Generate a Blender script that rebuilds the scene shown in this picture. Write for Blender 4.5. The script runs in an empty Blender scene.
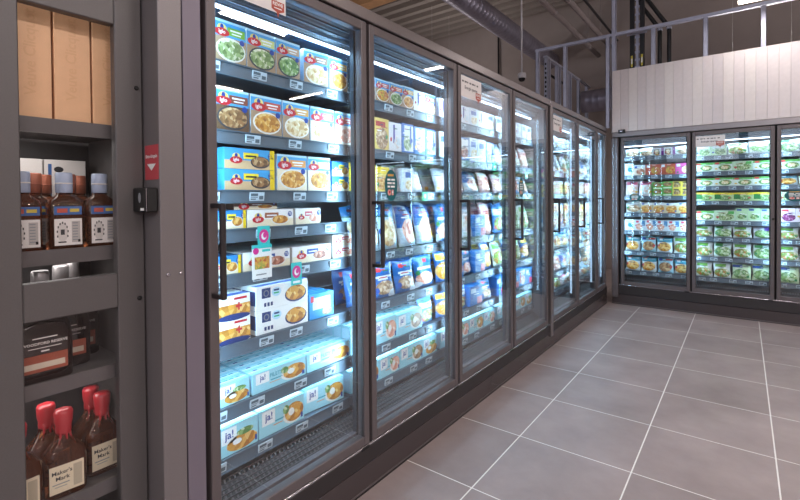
import bpy, bmesh, math, random
from mathutils import Matrix, Vector
random.seed(7)
PI = math.pi
sc = bpy.context.scene
C = sc.collection

# ------------------------------------------------------------------ camera
YAW, PIT, ROL = math.radians(37.30116), math.radians(-.79077), math.radians(-.42684)
fw = Vector((-math.sin(YAW)*math.cos(PIT), math.cos(YAW)*math.cos(PIT), math.sin(PIT)))
rt = Vector((math.cos(YAW), math.sin(YAW), 0)); up = rt.cross(fw)
rt, up = rt*math.cos(ROL)+up*math.sin(ROL), up*math.cos(ROL)-rt*math.sin(ROL)
cam = bpy.data.objects.new('camera', bpy.data.cameras.new('camera'))
C.objects.link(cam)
m = Matrix((rt, up, -fw)).transposed().to_4x4(); m.translation = (0, 0, 1.4226)
cam.matrix_world = m
cam.data.sensor_width = 36; cam.data.lens = 450.633*36/800
cam.data.shift_y = -(250-204.474)/800
cam.data.clip_start = .02; cam.data.clip_end = 100
sc.camera = cam

# ------------------------------------------------------------------ world, lights, exposure
w = bpy.data.worlds.new('world'); sc.world = w; w.use_nodes = True
w.node_tree.nodes['Background'].inputs[0].default_value = (.75, .78, .85, 1)
w.node_tree.nodes['Background'].inputs[1].default_value = .25
vs = sc.view_settings
vs.view_transform = 'Standard'; vs.look = 'None'; vs.gamma = 1; vs.use_curve_mapping = False
vs.exposure = 0.0
sc.cycles.use_denoising = True
sc.cycles.max_bounces = 8; sc.cycles.diffuse_bounces = 4; sc.cycles.glossy_bounces = 4
sc.cycles.transparent_max_bounces = 24; sc.cycles.sample_clamp_indirect = 6
sc.cycles.caustics_reflective = False; sc.cycles.caustics_refractive = False

LAMP_W = 34.0       # each hanging linear luminaire, downward
UP_W = 42.0         # and upward, added to brighten the roof deck
MULL_W = 9.2        # each door-side freezer strip
LAMP_COL = (1, .92, .9)
FREEZ_COL = (.45, .76, 1)

def area(name, loc, direction, sx, sy, power, col, parent=None, spread=None):
    l = bpy.data.lights.new(name, 'AREA'); l.shape = 'RECTANGLE'; l.size = sx; l.size_y = sy
    l.energy = power; l.color = col
    if spread: l.spread = spread
    o = bpy.data.objects.new(name, l); C.objects.link(o)
    o.rotation_mode = 'QUATERNION'
    o.rotation_quaternion = Vector(direction).to_track_quat('-Z', 'Y')
    o.location = loc
    if parent: o.parent = parent
    return o

# ------------------------------------------------------------------ materials
MATS = {}
def srgb(h):
    if isinstance(h, str):
        h = [int(h[i:i+2], 16)/255 for i in (0, 2, 4)]
    return tuple(c/12.92 if c <= .04045 else ((c+.055)/1.055)**2.4 for c in h)
def new_mat(name):
    m = bpy.data.materials.new(name); m.use_nodes = True
    nt = m.node_tree; b = nt.nodes['Principled BSDF']
    MATS[name] = m
    return m, nt, b
def mat(name, hexc, rough=.5, metal=0, emit=0, spec=.5, noise=0, nscale=30, bump=0, coat=0):
    if name in MATS: return MATS[name]
    m, nt, b = new_mat(name)
    c = srgb(hexc)
    b.inputs['Base Color'].default_value = (*c, 1)
    b.inputs['Roughness'].default_value = rough; b.inputs['Metallic'].default_value = metal
    b.inputs['Specular IOR Level'].default_value = spec
    if coat: b.inputs['Coat Weight'].default_value = coat
    if emit:
        b.inputs['Emission Color'].default_value = (*c, 1); b.inputs['Emission Strength'].default_value = emit
    if noise or bump:
        tc = nt.nodes.new('ShaderNodeTexCoord'); n = nt.nodes.new('ShaderNodeTexNoise')
        n.inputs['Scale'].default_value = nscale; n.inputs['Detail'].default_value = 5
        nt.links.new(tc.outputs['Object'], n.inputs['Vector'])
        if noise:
            r = nt.nodes.new('ShaderNodeValToRGB')
            r.color_ramp.elements[0].position = .3; r.color_ramp.elements[1].position = .7
            r.color_ramp.elements[0].color = (*[x*(1-noise) for x in c], 1)
            r.color_ramp.elements[1].color = (*[min(1, x*(1+noise)) for x in c], 1)
            nt.links.new(n.outputs['Fac'], r.inputs['Fac']); nt.links.new(r.outputs['Color'], b.inputs['Base Color'])
        if bump:
            bp = nt.nodes.new('ShaderNodeBump'); bp.inputs['Strength'].default_value = bump; bp.inputs['Distance'].default_value = .002
            nt.links.new(n.outputs['Fac'], bp.inputs['Height']); nt.links.new(bp.outputs['Normal'], b.inputs['Normal'])
    return m
FOOD = {   # three print colours each
    'golden': ('a8641e', 'e0a040', 'f4d48c'), 'green': ('55703a', 'a3b878', 'efead2'), 'cream': ('c79a58', 'efdcae', 'fbf3dc'),
    'paella': ('b9482a', 'e2b04a', '7c9a44'), 'berry': ('4b1846', '8d2f74', 'd8a3c4'), 'shrimp': ('d97b62', 'f2bda4', 'fbe9dd'),
    'pizza': ('a8321e', 'e0a24a', 'f3dca8'), 'bread': ('6b4a2c', 'a5784c', 'd8b98a'), 'salad': ('44703a', '86ac60', 'dce6c4'),
    'mixveg': ('d2622c', '6ea040', 'ece6c4'), 'fish': ('c8dbe4', 'eef4f4', 'e6b59a'), 'meat': ('8a4a36', 'c98468', 'f0cfba'),
    'mushroom': ('7c5a3c', 'b79068', 'ecd9be')}
def food_nodes(nt, kind, scale=70):
    tc = nt.nodes.new('ShaderNodeTexCoord'); v = nt.nodes.new('ShaderNodeTexVoronoi')
    v.inputs['Scale'].default_value = scale
    nt.links.new(tc.outputs['Object'], v.inputs['Vector'])
    r = nt.nodes.new('ShaderNodeValToRGB'); cs = FOOD[kind]
    r.color_ramp.elements[0].color = (*srgb(cs[0]), 1); r.color_ramp.elements[1].color = (*srgb(cs[2]), 1)
    e = r.color_ramp.elements.new(.5); e.color = (*srgb(cs[1]), 1)
    sp = nt.nodes.new('ShaderNodeSeparateColor')
    nt.links.new(v.outputs['Color'], sp.inputs[0]); nt.links.new(sp.outputs[0], r.inputs['Fac'])
    return r.outputs['Color']
def food_mat(kind, scale=70):
    k = 'food_%s_%d' % (kind, scale)
    if k in MATS: return MATS[k]
    m, nt, b = new_mat(k)
    nt.links.new(food_nodes(nt, kind, scale), b.inputs['Base Color']); b.inputs['Roughness'].default_value = .45
    return m
def print_mat(name, base, layers, rough=.4, scale=75):
    """flat print on a pack: layers in the pack's own 0..1 frame (x across, z up): ('r'|'e', cx, cz, rx, rz, hex or food)"""
    if name in MATS: return MATS[name]
    m, nt, b = new_mat(name); N = nt.nodes.new; L = nt.links.new
    tc = N('ShaderNodeTexCoord'); col = None
    for k, cx, cz, rx, rz, cc in layers:
        s = N('ShaderNodeVectorMath'); s.operation = 'SUBTRACT'; s.inputs[1].default_value = (cx, .5, cz)
        L(tc.outputs['Generated'], s.inputs[0])
        d = N('ShaderNodeVectorMath'); d.operation = 'MULTIPLY'; d.inputs[1].default_value = (1/rx, 0, 1/rz)
        L(s.outputs[0], d.inputs[0])
        lt = N('ShaderNodeMath'); lt.operation = 'LESS_THAN'; lt.inputs[1].default_value = 1
        if k == 'e':
            ln = N('ShaderNodeVectorMath'); ln.operation = 'LENGTH'; L(d.outputs[0], ln.inputs[0]); L(ln.outputs['Value'], lt.inputs[0])
        else:
            a = N('ShaderNodeVectorMath'); a.operation = 'ABSOLUTE'; L(d.outputs[0], a.inputs[0])
            sp = N('ShaderNodeSeparateXYZ'); L(a.outputs[0], sp.inputs[0])
            mx = N('ShaderNodeMath'); mx.operation = 'MAXIMUM'; L(sp.outputs[0], mx.inputs[0]); L(sp.outputs[2], mx.inputs[1]); L(mx.outputs[0], lt.inputs[0])
        mi = N('ShaderNodeMix'); mi.data_type = 'RGBA'
        L(lt.outputs[0], mi.inputs[0])
        if col is None: mi.inputs[6].default_value = (*srgb(base), 1)
        else: L(col, mi.inputs[6])
        if cc in FOOD: L(food_nodes(nt, cc, scale), mi.inputs[7])
        else: mi.inputs[7].default_value = (*srgb(cc), 1)
        col = mi.outputs[2]
    if col: L(col, b.inputs['Base Color'])
    else: b.inputs['Base Color'].default_value = (*srgb(base), 1)
    b.inputs['Roughness'].default_value = rough
    return m
def glass_mat(name, f0=.06, tint=(.97, .985, .99)):
    m = bpy.data.materials.new(name); m.use_nodes = True; MATS[name] = m
    nt = m.node_tree; nt.nodes.remove(nt.nodes['Principled BSDF']); out = nt.nodes['Material Output']
    t = nt.nodes.new('ShaderNodeBsdfTransparent'); t.inputs[0].default_value = (*tint, 1)
    g = nt.nodes.new('ShaderNodeBsdfGlossy'); g.inputs['Roughness'].default_value = 0.0
    lw = nt.nodes.new('ShaderNodeLayerWeight'); lw.inputs['Blend'].default_value = .5
    p = nt.nodes.new('ShaderNodeMath'); p.operation = 'POWER'; p.inputs[1].default_value = 2.8
    nt.links.new(lw.outputs['Facing'], p.inputs[0])
    r = nt.nodes.new('ShaderNodeMapRange'); r.inputs['To Min'].default_value = f0; r.inputs['To Max'].default_value = 1
    nt.links.new(p.outputs[0], r.inputs['Value'])
    mx = nt.nodes.new('ShaderNodeMixShader')
    nt.links.new(r.outputs[0], mx.inputs[0]); nt.links.new(t.outputs[0], mx.inputs[1]); nt.links.new(g.outputs[0], mx.inputs[2])
    nt.links.new(mx.outputs[0], out.inputs['Surface'])
    return m
GLASS = glass_mat('door_glass', .048)
FRAME = mat('anthracite_frame', '655d5e', .42, .25, noise=.06, nscale=300)
TRIM = mat('satin_header_metal', '8d8686', .33, .75, noise=.05, nscale=200)
BLACK = mat('black_gasket', '0e0c0d', .6)
PLINTH = mat('gloss_plinth', '473f40', .14, .1)
BUMPER = mat('black_bumper', '2d2829', .45)
STEEL = mat('bright_steel', 'c6c2c8', .25, .9)
INNER = mat('freezer_inner_white', 'c9d4da', .5)
CANOPY = mat('freezer_canopy_grey', '2e3a48', .4)
RAIL = mat('price_rail_blue_grey', '566470', .35, .1)
SHELF = mat('shelf_grey', '5f6b77', .45, .3)
TAG = mat('price_tag_paper', 'c3d2dc', .5)
INK = mat('tag_ink', '55646e', .6)
LED = mat('freezer_led', 'd8ecff', .5, emit=5)
LEDB = mat('freezer_side_led', 'c4e2ff', .5, emit=1.6)
WHITE = mat('print_white', 'f4f4f2', .4)
RED = mat('print_red', 'c8202c', .4)
BLUE = mat('print_blue', '1c3f94', .4)
YELLOW = mat('print_yellow', 'f5d21e', .4)
DARK = mat('print_dark', '2a2a2e', .5)
GREYP = mat('print_grey', '8a8d92', .5)

# ------------------------------------------------------------------ mesh helpers
_txt = {}
def text_geo(s, bold=True):
    if s in _txt: return _txt[s]
    cu = bpy.data.curves.new('t', 'FONT'); cu.body = s; cu.size = 1; cu.align_x = 'CENTER'; cu.align_y = 'CENTER'
    cu.resolution_u = 2
    if bold: cu.offset = .018
    o = bpy.data.objects.new('t', cu); C.objects.link(o)
    dg = bpy.context.evaluated_depsgraph_get(); me = o.evaluated_get(dg).to_mesh()
    v = [tuple(x.co) for x in me.vertices]; f = [tuple(p.vertices) for p in me.polygons]
    o.evaluated_get(dg).to_mesh_clear(); bpy.data.objects.remove(o); bpy.data.curves.remove(cu)
    xs = [a[0] for a in v] or [0]; ys = [a[1] for a in v] or [0]
    cx, cy = (min(xs)+max(xs))/2, (min(ys)+max(ys))/2
    _txt[s] = ([(a[0]-cx, a[1]-cy) for a in v], f, max(xs)-min(xs), max(ys)-min(ys))
    return _txt[s]

class MB:
    def __init__(s): s.v = []; s.f = []; s.mi = []; s.slots = []; s.sm = []
    def _m(s, mt):
        if mt not in s.slots: s.slots.append(mt)
        return s.slots.index(mt)
    def face(s, pts, mt, smooth=False):
        b = len(s.v); s.v += [tuple(p) for p in pts]; s.f.append(tuple(range(b, b+len(pts)))); s.mi.append(s._m(mt)); s.sm.append(smooth)
    def raw(s, vs, fs, mt, smooth=False):
        b = len(s.v); s.v += [tuple(p) for p in vs]; k = s._m(mt)
        for f in fs: s.f.append(tuple(b+i for i in f)); s.mi.append(k); s.sm.append(smooth)
    def box(s, x0, x1, y0, y1, z0, z1, mt):
        vs = [(x0,y0,z0),(x1,y0,z0),(x1,y1,z0),(x0,y1,z0),(x0,y0,z1),(x1,y0,z1),(x1,y1,z1),(x0,y1,z1)]
        s.raw(vs, [(0,3,2,1),(4,5,6,7),(0,1,5,4),(1,2,6,5),(2,3,7,6),(3,0,4,7)], mt)
    def cbox(s, x0, x1, y0, y1, z0, z1, mt, c=.003):
        bm = bmesh.new()
        vs = [bm.verts.new(p) for p in [(x0,y0,z0),(x1,y0,z0),(x1,y1,z0),(x0,y1,z0),(x0,y0,z1),(x1,y0,z1),(x1,y1,z1),(x0,y1,z1)]]
        for q in [(0,3,2,1),(4,5,6,7),(0,1,5,4),(1,2,6,5),(2,3,7,6),(3,0,4,7)]: bm.faces.new([vs[i] for i in q])
        bmesh.ops.bevel(bm, geom=bm.edges[:], offset=c, segments=1, affect='EDGES')
        bm.verts.index_update()
        s.raw([tuple(v.co) for v in bm.verts], [tuple(v.index for v in f.verts) for f in bm.faces], mt); bm.free()
    def lathe(s, prof, mt, n=20, c=(0, 0), sq=2, sx=1, sy=1, smooth=True, cap=True):
        """profile [(r,z)], superellipse section of exponent sq"""
        vs = []; fs = []
        for r, z in prof:
            q = sq if not isinstance(r, tuple) else r[1]
            rr = r if not isinstance(r, tuple) else r[0]
            for k in range(n):
                a = 2*PI*(k+.5)/n; ca, sa = math.cos(a), math.sin(a)
                x = abs(ca)**(2/q)*math.copysign(1, ca); y = abs(sa)**(2/q)*math.copysign(1, sa)
                vs.append((c[0]+rr*sx*x, c[1]+rr*sy*y, z))
        for i in range(len(prof)-1):
            for k in range(n):
                a, b2 = i*n+k, i*n+(k+1) % n
                fs.append((a, b2, b2+n, a+n))
        s.raw(vs, fs, mt, smooth)
        if cap:
            b = len(s.v)-len(vs); kk = s._m(mt)
            s.f.append(tuple(b+k for k in range(n))[::-1]); s.mi.append(kk); s.sm.append(False)
            s.f.append(tuple(b+(len(prof)-1)*n+k for k in range(n))); s.mi.append(kk); s.sm.append(False)
    def tube(s, pts, r, mt, n=10, smooth=True):
        pts = [Vector(p) for p in pts]; vs = []; fs = []
        for i, p in enumerate(pts):
            d = (pts[min(i+1, len(pts)-1)]-pts[max(i-1, 0)]).normalized()
            u = d.cross(Vector((0, 0, 1)) if abs(d.z) < .9 else Vector((1, 0, 0))).normalized(); w2 = d.cross(u)
            rr = r[i] if isinstance(r, (list, tuple)) else r
            for k in range(n):
                a = 2*PI*k/n; vs.append(tuple(p+u*rr*math.cos(a)+w2*rr*math.sin(a)))
        for i in range(len(pts)-1):
            for k in range(n):
                fs.append((i*n+k, i*n+(k+1) % n, (i+1)*n+(k+1) % n, (i+1)*n+k))
        fs.append(tuple(range(n))[::-1]); fs.append(tuple((len(pts)-1)*n+k for k in range(n)))
        s.raw(vs, fs, mt, smooth)
    # flat print on a front (plane y = const, seen from -y)
    def pr(s, x0, x1, z0, z1, y, mt): s.face([(x0,y,z0),(x1,y,z0),(x1,y,z1),(x0,y,z1)], mt)
    def pe(s, cx, cz, rx, rz, y, mt, n=18):
        s.face([(cx+rx*math.cos(2*PI*k/n), y, cz+rz*math.sin(2*PI*k/n)) for k in range(n)], mt)
    def pt(s, t, cx, cz, w2, h2, y, mt):
        v, f, tw, th = text_geo(t)
        k = min(w2/tw, h2/th)
        s.raw([(cx+a*k, y, cz+b*k) for a, b in v], f, mt)
    def build(s, name, parent=None, loc=None, bev=0):
        me = bpy.data.meshes.new(name); me.from_pydata(s.v, [], s.f); me.update()
        for x in s.slots: me.materials.append(x)
        me.polygons.foreach_set('material_index', s.mi); me.polygons.foreach_set('use_smooth', s.sm)
        o = bpy.data.objects.new(name, me); C.objects.link(o)
        if parent: o.parent = parent
        if loc: o.location = loc
        return o
def inst(me, name, parent=None, loc=(0, 0, 0), rz=0):
    o = bpy.data.objects.new(name, me); C.objects.link(o); o.location = loc; o.rotation_euler = (0, 0, rz)
    if parent: o.parent = parent
    return o
def tag(o, label=None, cat=None, group=None, kind=None):
    if label: o['label'] = label
    if cat: o['category'] = cat
    if group: o['group'] = group
    if kind: o['kind'] = kind
    return o
def empty(name, loc=(0, 0, 0), rz=0):
    o = bpy.data.objects.new(name, None); C.objects.link(o); o.location = loc; o.rotation_euler = (0, 0, rz); o.empty_display_size = .1
    return o
ORD = ['first', 'second', 'third', 'fourth', 'fifth', 'sixth', 'seventh', 'eighth', 'ninth', 'tenth', 'eleventh', 'twelfth']

# ================================================================== THE SETTING
X0, X1, Y0, Y1, ZC = -9.0, 9.0, -5.0, 9.5, 5.3
WALLM = mat('grey_brown_wall', '9d918c', .8, noise=.05, nscale=3)
WALLP = mat('pale_store_wall', 'b9b0ab', .8, noise=.03, nscale=2)
def st(o, label=None):
    o['kind'] = 'structure'
    if label: o['label'] = label
    return o
GROUT = mat('light_grout', 'e8e4e0', .7)
b = MB(); b.box(X0, X1, Y0, Y1, -.1, -.0007, GROUT); floor = st(b.build('floor'), 'grey stone tile floor with pale grout joints')
# one tile, slightly chamfered; material varies from tile to tile
mt, nt, bs = new_mat('dark_stone_tile')
oi = nt.nodes.new('ShaderNodeObjectInfo'); geo = nt.nodes.new('ShaderNodeNewGeometry')
n1 = nt.nodes.new('ShaderNodeTexNoise'); n1.inputs['Scale'].default_value = 2.2; n1.inputs['Detail'].default_value = 8; n1.inputs['Roughness'].default_value = .62
nt.links.new(geo.outputs['Position'], n1.inputs['Vector'])
rp = nt.nodes.new('ShaderNodeValToRGB'); rp.color_ramp.elements[0].position = .3; rp.color_ramp.elements[1].position = .72
rp.color_ramp.elements[0].color = (*srgb('8d7f7d'), 1); rp.color_ramp.elements[1].color = (*srgb('a79896'), 1)
nt.links.new(n1.outputs['Fac'], rp.inputs['Fac'])
hs = nt.nodes.new('ShaderNodeHueSaturation'); mr = nt.nodes.new('ShaderNodeMapRange'); mr.inputs['To Min'].default_value = .93; mr.inputs['To Max'].default_value = 1.07
nt.links.new(oi.outputs['Random'], mr.inputs['Value']); nt.links.new(mr.outputs[0], hs.inputs['Value']); nt.links.new(rp.outputs['Color'], hs.inputs['Color'])
nt.links.new(hs.outputs['Color'], bs.inputs['Base Color'])
bs.inputs['Roughness'].default_value = .42; bs.inputs['Specular IOR Level'].default_value = .35
TILE = mt
b = MB(); b.cbox(.0034, .5966, .0034, .5966, -.02, 0, TILE, .0006); t0 = b.build('tile', floor)
tx0, ty0 = -1.0565-.6*2, 1.9502-.6*5
first = True
for i in range(13):
    for j in range(13):
        if i == 0 and (j < 0): continue
        o = t0 if first else inst(t0.data, 'tile', floor)
        o.location = (tx0+.6*i, ty0+.6*j, 0); first = False
# floor further off, beyond the tiles that can be told apart
mt, nt, bs = new_mat('far_tile_floor')
br = nt.nodes.new('ShaderNodeTexBrick'); br.offset = 0
br.inputs['Color1'].default_value = (*srgb('988a88'), 1); br.inputs['Color2'].default_value = (*srgb('9e908e'), 1); br.inputs['Mortar'].default_value = (*srgb('dcd8d4'), 1)
br.inputs['Scale'].default_value = 1; br.inputs['Mortar Size'].default_value = .0028; br.inputs['Brick Width'].default_value = .6; br.inputs['Row Height'].default_value = .6
mp = nt.nodes.new('ShaderNodeMapping'); mp.inputs['Location'].default_value = (-tx0, -ty0, 0); gp = nt.nodes.new('ShaderNodeNewGeometry')
nt.links.new(gp.outputs['Position'], mp.inputs['Vector']); nt.links.new(mp.outputs[0], br.inputs['Vector']); nt.links.new(br.outputs['Color'], bs.inputs['Base Color'])
bs.inputs['Roughness'].default_value = .42; bs.inputs['Specular IOR Level'].default_value = .35
b = MB(); tx1, ty1 = tx0+.6*13, ty0+.6*13
for q in ((X0, tx0, Y0, Y1), (tx1, X1, Y0, Y1), (tx0, tx1, Y0, ty0), (tx0, tx1, ty1, Y1)):
    b.box(q[0], q[1], q[2], q[3], -.02, 0, mt)
b.build('far_tiles', floor)['kind'] = 'stuff'

b = MB(); b.box(X0, X1, Y1, Y1+.1, 0, ZC+.15, WALLM); st(b.build('wall_back'), 'plain grey-brown rear wall')
b = MB(); b.box(X0-.1, X0, Y0, Y1, 0, ZC+.15, WALLP); st(b.build('wall_left'))
b = MB(); b.box(X1, X1+.1, Y0, Y1, 0, ZC+.15, WALLP); st(b.build('wall_right'))
b = MB()
b.box(X0, X1, Y0-.1, Y0, 0, 2.5, WALLP); b.box(X0, X1, Y0-.1, Y0, 4.6, ZC+.15, WALLP)
st(b.build('wall_front'))
DAY = mat('daylight_pane', 'e4eeff', .4, emit=2.2)
fm = mat('window_frame_grey', '55585c', .5)
nW = 6; ww = (X1-X0)/nW
for k in range(nW):
    a0, a1 = X0+k*ww, X0+(k+1)*ww
    b = MB()
    b.box(a0, a0+.12, Y0-.1, Y0, 2.5, 4.6, fm); b.box(a1-.12, a1, Y0-.1, Y0, 2.5, 4.6, fm)
    b.box(a0+.12, a1-.12, Y0-.1, Y0, 2.5, 2.6, fm); b.box(a0+.12, a1-.12, Y0-.1, Y0, 4.5, 4.6, fm)
    b.box((a0+a1)/2-.05, (a0+a1)/2+.05, Y0-.08, Y0-.02, 2.6, 4.5, fm)
    o = st(b.build('window_%d' % (k+1)))
    g = MB(); g.box(a0+.12, a1-.12, Y0-.06, Y0-.05, 2.6, 4.5, DAY); g.build('pane', o)
# trapezoidal roof deck, ribs run along X
DECK = mat('roof_deck_grey', '8d847e', .6, .1)
b = MB(); p = .31; y = Y0; prof = []
while y < Y1:
    prof += [(y, ZC), (y+.12, ZC), (y+.135, ZC+.09), (y+p-.02, ZC+.09)]; y += p
prof = [(min(a, Y1), c) for a, c in prof]
for (a, za), (c, zc) in zip(prof, prof[1:]):
    if c > a: b.face([(X0, a, za), (X0, c, zc), (X1, c, zc), (X1, a, za)], DECK)
b.box(X0, X1, Y0, Y1, ZC+.1, ZC+.15, DECK)
st(b.build('ceiling'), 'ribbed grey steel roof deck')

# ================================================================== ABOVE THE FREEZERS
GALV = mat('galvanised_duct', '9c98a8', .38, .55, noise=.1, nscale=9)
STUD = mat('galvanised_stud', 'b9bbce', .4, .25, noise=.06, nscale=20)
WOOD = mat('glulam_wood', '9a7350', .6, noise=.15, nscale=14)
def duct(name, axis, c, a0, a1, r, label):
    """spiral duct: tube with raised lock seams"""
    b = MB(); pts = []; rs = []; s0 = a0; step = .11
    while s0 < a1:
        for ds, rr in ((0, r), (step*.8, r), (step*.86, r*1.012), (step*.95, r*1.012)):
            q = s0+ds
            pts.append((q, c[0], c[1]) if axis == 'x' else (c[0], q, c[1])); rs.append(rr)
        s0 += step
    b.tube(pts, rs, GALV, 20); o = b.build(name)
    return tag(o, label, 'duct')
duct('ventilation_duct', 'y', (-3.2, 4.27), -1.0, 9.45, .165, 'round spiral steel duct running overhead above the long freezer row')
duct('ventilation_duct', 'x', (8.75, 3.18), -2.38, .6, .2, 'silver spiral duct low behind the metal studs near the rear wall')
b = MB(); b.box(X0, X1, 6.15, 6.4, 4.95, 5.29, WOOD)
tag(b.build('timber_beam'), 'brown laminated timber beam under the roof deck', 'beam')
PIPE = mat('mauve_grey_pipe', '8b8080', .45)
for k, (x, z, lab) in enumerate(((-2.27, 4.2, 'grey-brown overhead pipe, the left one of the parallel pair'), (-2.06, 4.33, 'grey-brown overhead pipe, the right one of the parallel pair'))):
    b = MB(); b.tube([(x, 1.0, z), (x, 9.45, z)], .042, PIPE, 14)
    for q in range(4):
        yy = 3+q*1.9; b.tube([(x, yy, z), (x, yy+.05, z)], .05, PIPE, 14); b.tube([(x, yy+.025, z+.05), (x, yy+.025, ZC)], .006, PIPE, 6)
    tag(b.build('overhead_pipe'), lab, 'pipe', 'overhead pipe pair')
CABLE = mat('black_cable', '17161a', .5)
b = MB(); b.tube([(-1.93, 1.0, 4.42), (-1.93, 9.45, 4.42)], .02, CABLE, 8); tag(b.build('overhead_cable'), 'thin black cable run beside the overhead pipe pair', 'cable')
b = MB(); b.tube([(-4.38, 9.44, 0), (-4.38, 9.44, ZC)], .02, CABLE, 10)
for z in (1, 2.5, 4): b.box(-4.45, -4.31, 9.39, 9.5, z, z+.04, CABLE)
tag(b.build('down_pipe'), 'black vertical pipe on the rear wall above the freezers', 'pipe')
b = MB(); b.tube([(-2.9, 8.3, 3.72), (-2.9, 9.5, 3.72)], .022, CABLE, 8); tag(b.build('conduit'), 'dark conduit running back above the side studs', 'conduit')

# stud frame above the short freezer row, its rails and studs
sf = empty('stud_frame', (0, 6.59, 2.35)); tag(sf, 'open frame of galvanised metal studs above the plank panel', 'stud frame')
def stud(x, z0, z1, parent, wid=.05, dep=.05, y=0):
    b = MB(); t = .004
    b.box(x-wid/2, x+wid/2, y-dep/2, y-dep/2+t, z0, z1, STUD); b.box(x-wid/2, x-wid/2+t, y-dep/2, y+dep/2, z0, z1, STUD); b.box(x+wid/2-t, x+wid/2, y-dep/2, y+dep/2, z0, z1, STUD)
    return b.build('stud', parent)
for x in (-2.43, -2.03, -1.462, -.92, -.366, .177, .73, 1.28, 1.83, 2.4): stud(x, 0, 1.22, sf)
stud(-1.385, -.07, ZC-2.36, sf, .055, .05, .0)
b = MB(); b.box(-2.46, 3.4, -.028, .028, 1.222, 1.26, STUD); b.build('top_rail', sf)
b = MB(); b.box(-2.46, -1.5, -.028, .028, -.04, -.001, STUD); b.build('bottom_rail', sf)
ss = empty('stud_frame', (-2.43, 6.9, 2.35)); tag(ss, 'receding side row of metal studs behind the open stud frame', 'stud frame')
for k, y in enumerate((.05, .16, .55, .67, 1.1, 1.25, 1.75, 2.3)):
    b = MB(); b.box(-.025, .025, y-.025, y-.021, 0, 1.22, STUD); b.box(-.025, -.021, y-.025, y+.025, 0, 1.22, STUD); b.box(.021, .025, y-.025, y+.025, 0, 1.22, STUD)
    if k == 0:
        for q in range(16): b.box(-.012, .012, y-.029, y-.0255, .06+q*.07, .095+q*.07, CABLE)
    b.build('stud', ss)
b = MB(); b.box(-.028, .028, 0, 2.5, 1.222, 1.25, STUD); b.build('top_rail', ss)
b = MB(); b.box(-.028, .028, 0, 2.5, -.04, -.001, STUD); b.build('bottom_rail', ss)

# white plank cladding over the short row
PLANKM = []
for k, h in enumerate(('dcd3d2', 'd6cdcd', 'e0d8d5')): PLANKM.append(mat('white_plank_%d' % k, h, .55, noise=.03, nscale=25))
pp = empty('plank_panel', (-1.39, 6.5, 2.275)); tag(pp, 'white bulkhead of upright planks above the short freezer row', 'panel')
b = MB(); b.box(0, 5.2, .014, .03, 0, .815, mat('plank_backing', 'd2c8c8', .7)); b.build('backing_board', pp)
pd = []
for k in range(3):
    b = MB(); b.cbox(.0007, .0993, 0, .013, .001, .814, PLANKM[k], .0014)
    if k != 1:
        for q in range(2): b.lathe([(.004, 0), (.0041, .0004)], PLANKM[1], 8, (.03+.03*q, .3))
    o = b.build('plank', pp); o.location = (.1*k, 0, 0); pd.append(o.data)
for k in range(3, 52): inst(pd[random.randrange(3)], 'plank', pp, (.1*k, 0, 0))

# black cable riser and refrigerant pipes behind the panel
b = empty('cable_riser', (-1.128, 6.72, 2.4)); tag(b, 'black twin cable riser with metal ladder and yellow tags', 'cable riser'); rz = b
mm = MB(); mm.box(-.085, -.035, -.03, .03, 0, 2.85, CABLE); mm.build('cable_duct', rz)
mm = MB(); mm.box(.035, .085, -.03, .03, 0, 2.85, CABLE); mm.build('cable_duct', rz)
mm = MB(); mm.box(-.014, .014, 0, .02, 0, 2.85, STUD)
for q in range(28): mm.box(-.03, .03, -.004, 0, .1*q+.03, .1*q+.06, STUD)
mm.build('ladder', rz)
mm = MB(); mm.box(-.12, .12, -.04, -.031, 1.17, 1.19, STUD); mm.build('clamp', rz)
for sx in (-.06, .06):
    mm = MB(); mm.box(sx-.012, sx+.012, -.0325, -.0305, .75, .9, mat('yellow_tag', 'd8c64a', .5)); mm.box(sx-.008, sx+.008, -.0335, -.0326, .79, .86, WHITE); mm.build('warning_tag', rz)
for k, (x, lab) in enumerate(((-.9, 'black insulated pipe bending down behind the planks, left one'), (-.79, 'black insulated pipe bending down behind the planks, right one'))):
    mm = MB(); z0 = 3.66
    mm.tube([(x, 6.98, 2.4), (x, 6.98, z0), (x-.02, 6.98, z0+.05), (x-.06, 6.97, z0+.11), (x-.5, 6.95, z0+.85), (x-.9, 6.95, z0+1.6)], .026, CABLE, 10)
    for z in (2.6, 3.2): mm.tube([(x, 6.98, z+.45), (x, 6.98, z+.48)], .032, STUD, 10)
    tag(mm.build('insulated_pipe'), lab, 'pipe', 'insulated pipes above the plank panel')

# ceiling-hung dome camera
dc = empty('dome_camera', (-2.62, 6.45, 3.14)); tag(dc, 'white dome security camera hanging on a thin rod', 'security camera')
CW = mat('camera_white', 'd9d6da', .4)
mm = MB(); mm.lathe([(.03, .13), (.055, .125), (.06, .11), (.06, .055), (.052, .05)][::-1], CW, 20); mm.build('housing', dc)
mm = MB(); mm.lathe([(.004, 0), (.03, .006), (.045, .022), (.05, .05)], mat('camera_dome', '141318', .12), 20); mm.build('dome', dc)
mm = MB(); mm.tube([(0, 0, .13), (0, 0, 2.15)], .012, CW, 10); mm.build('rod', dc)

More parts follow.
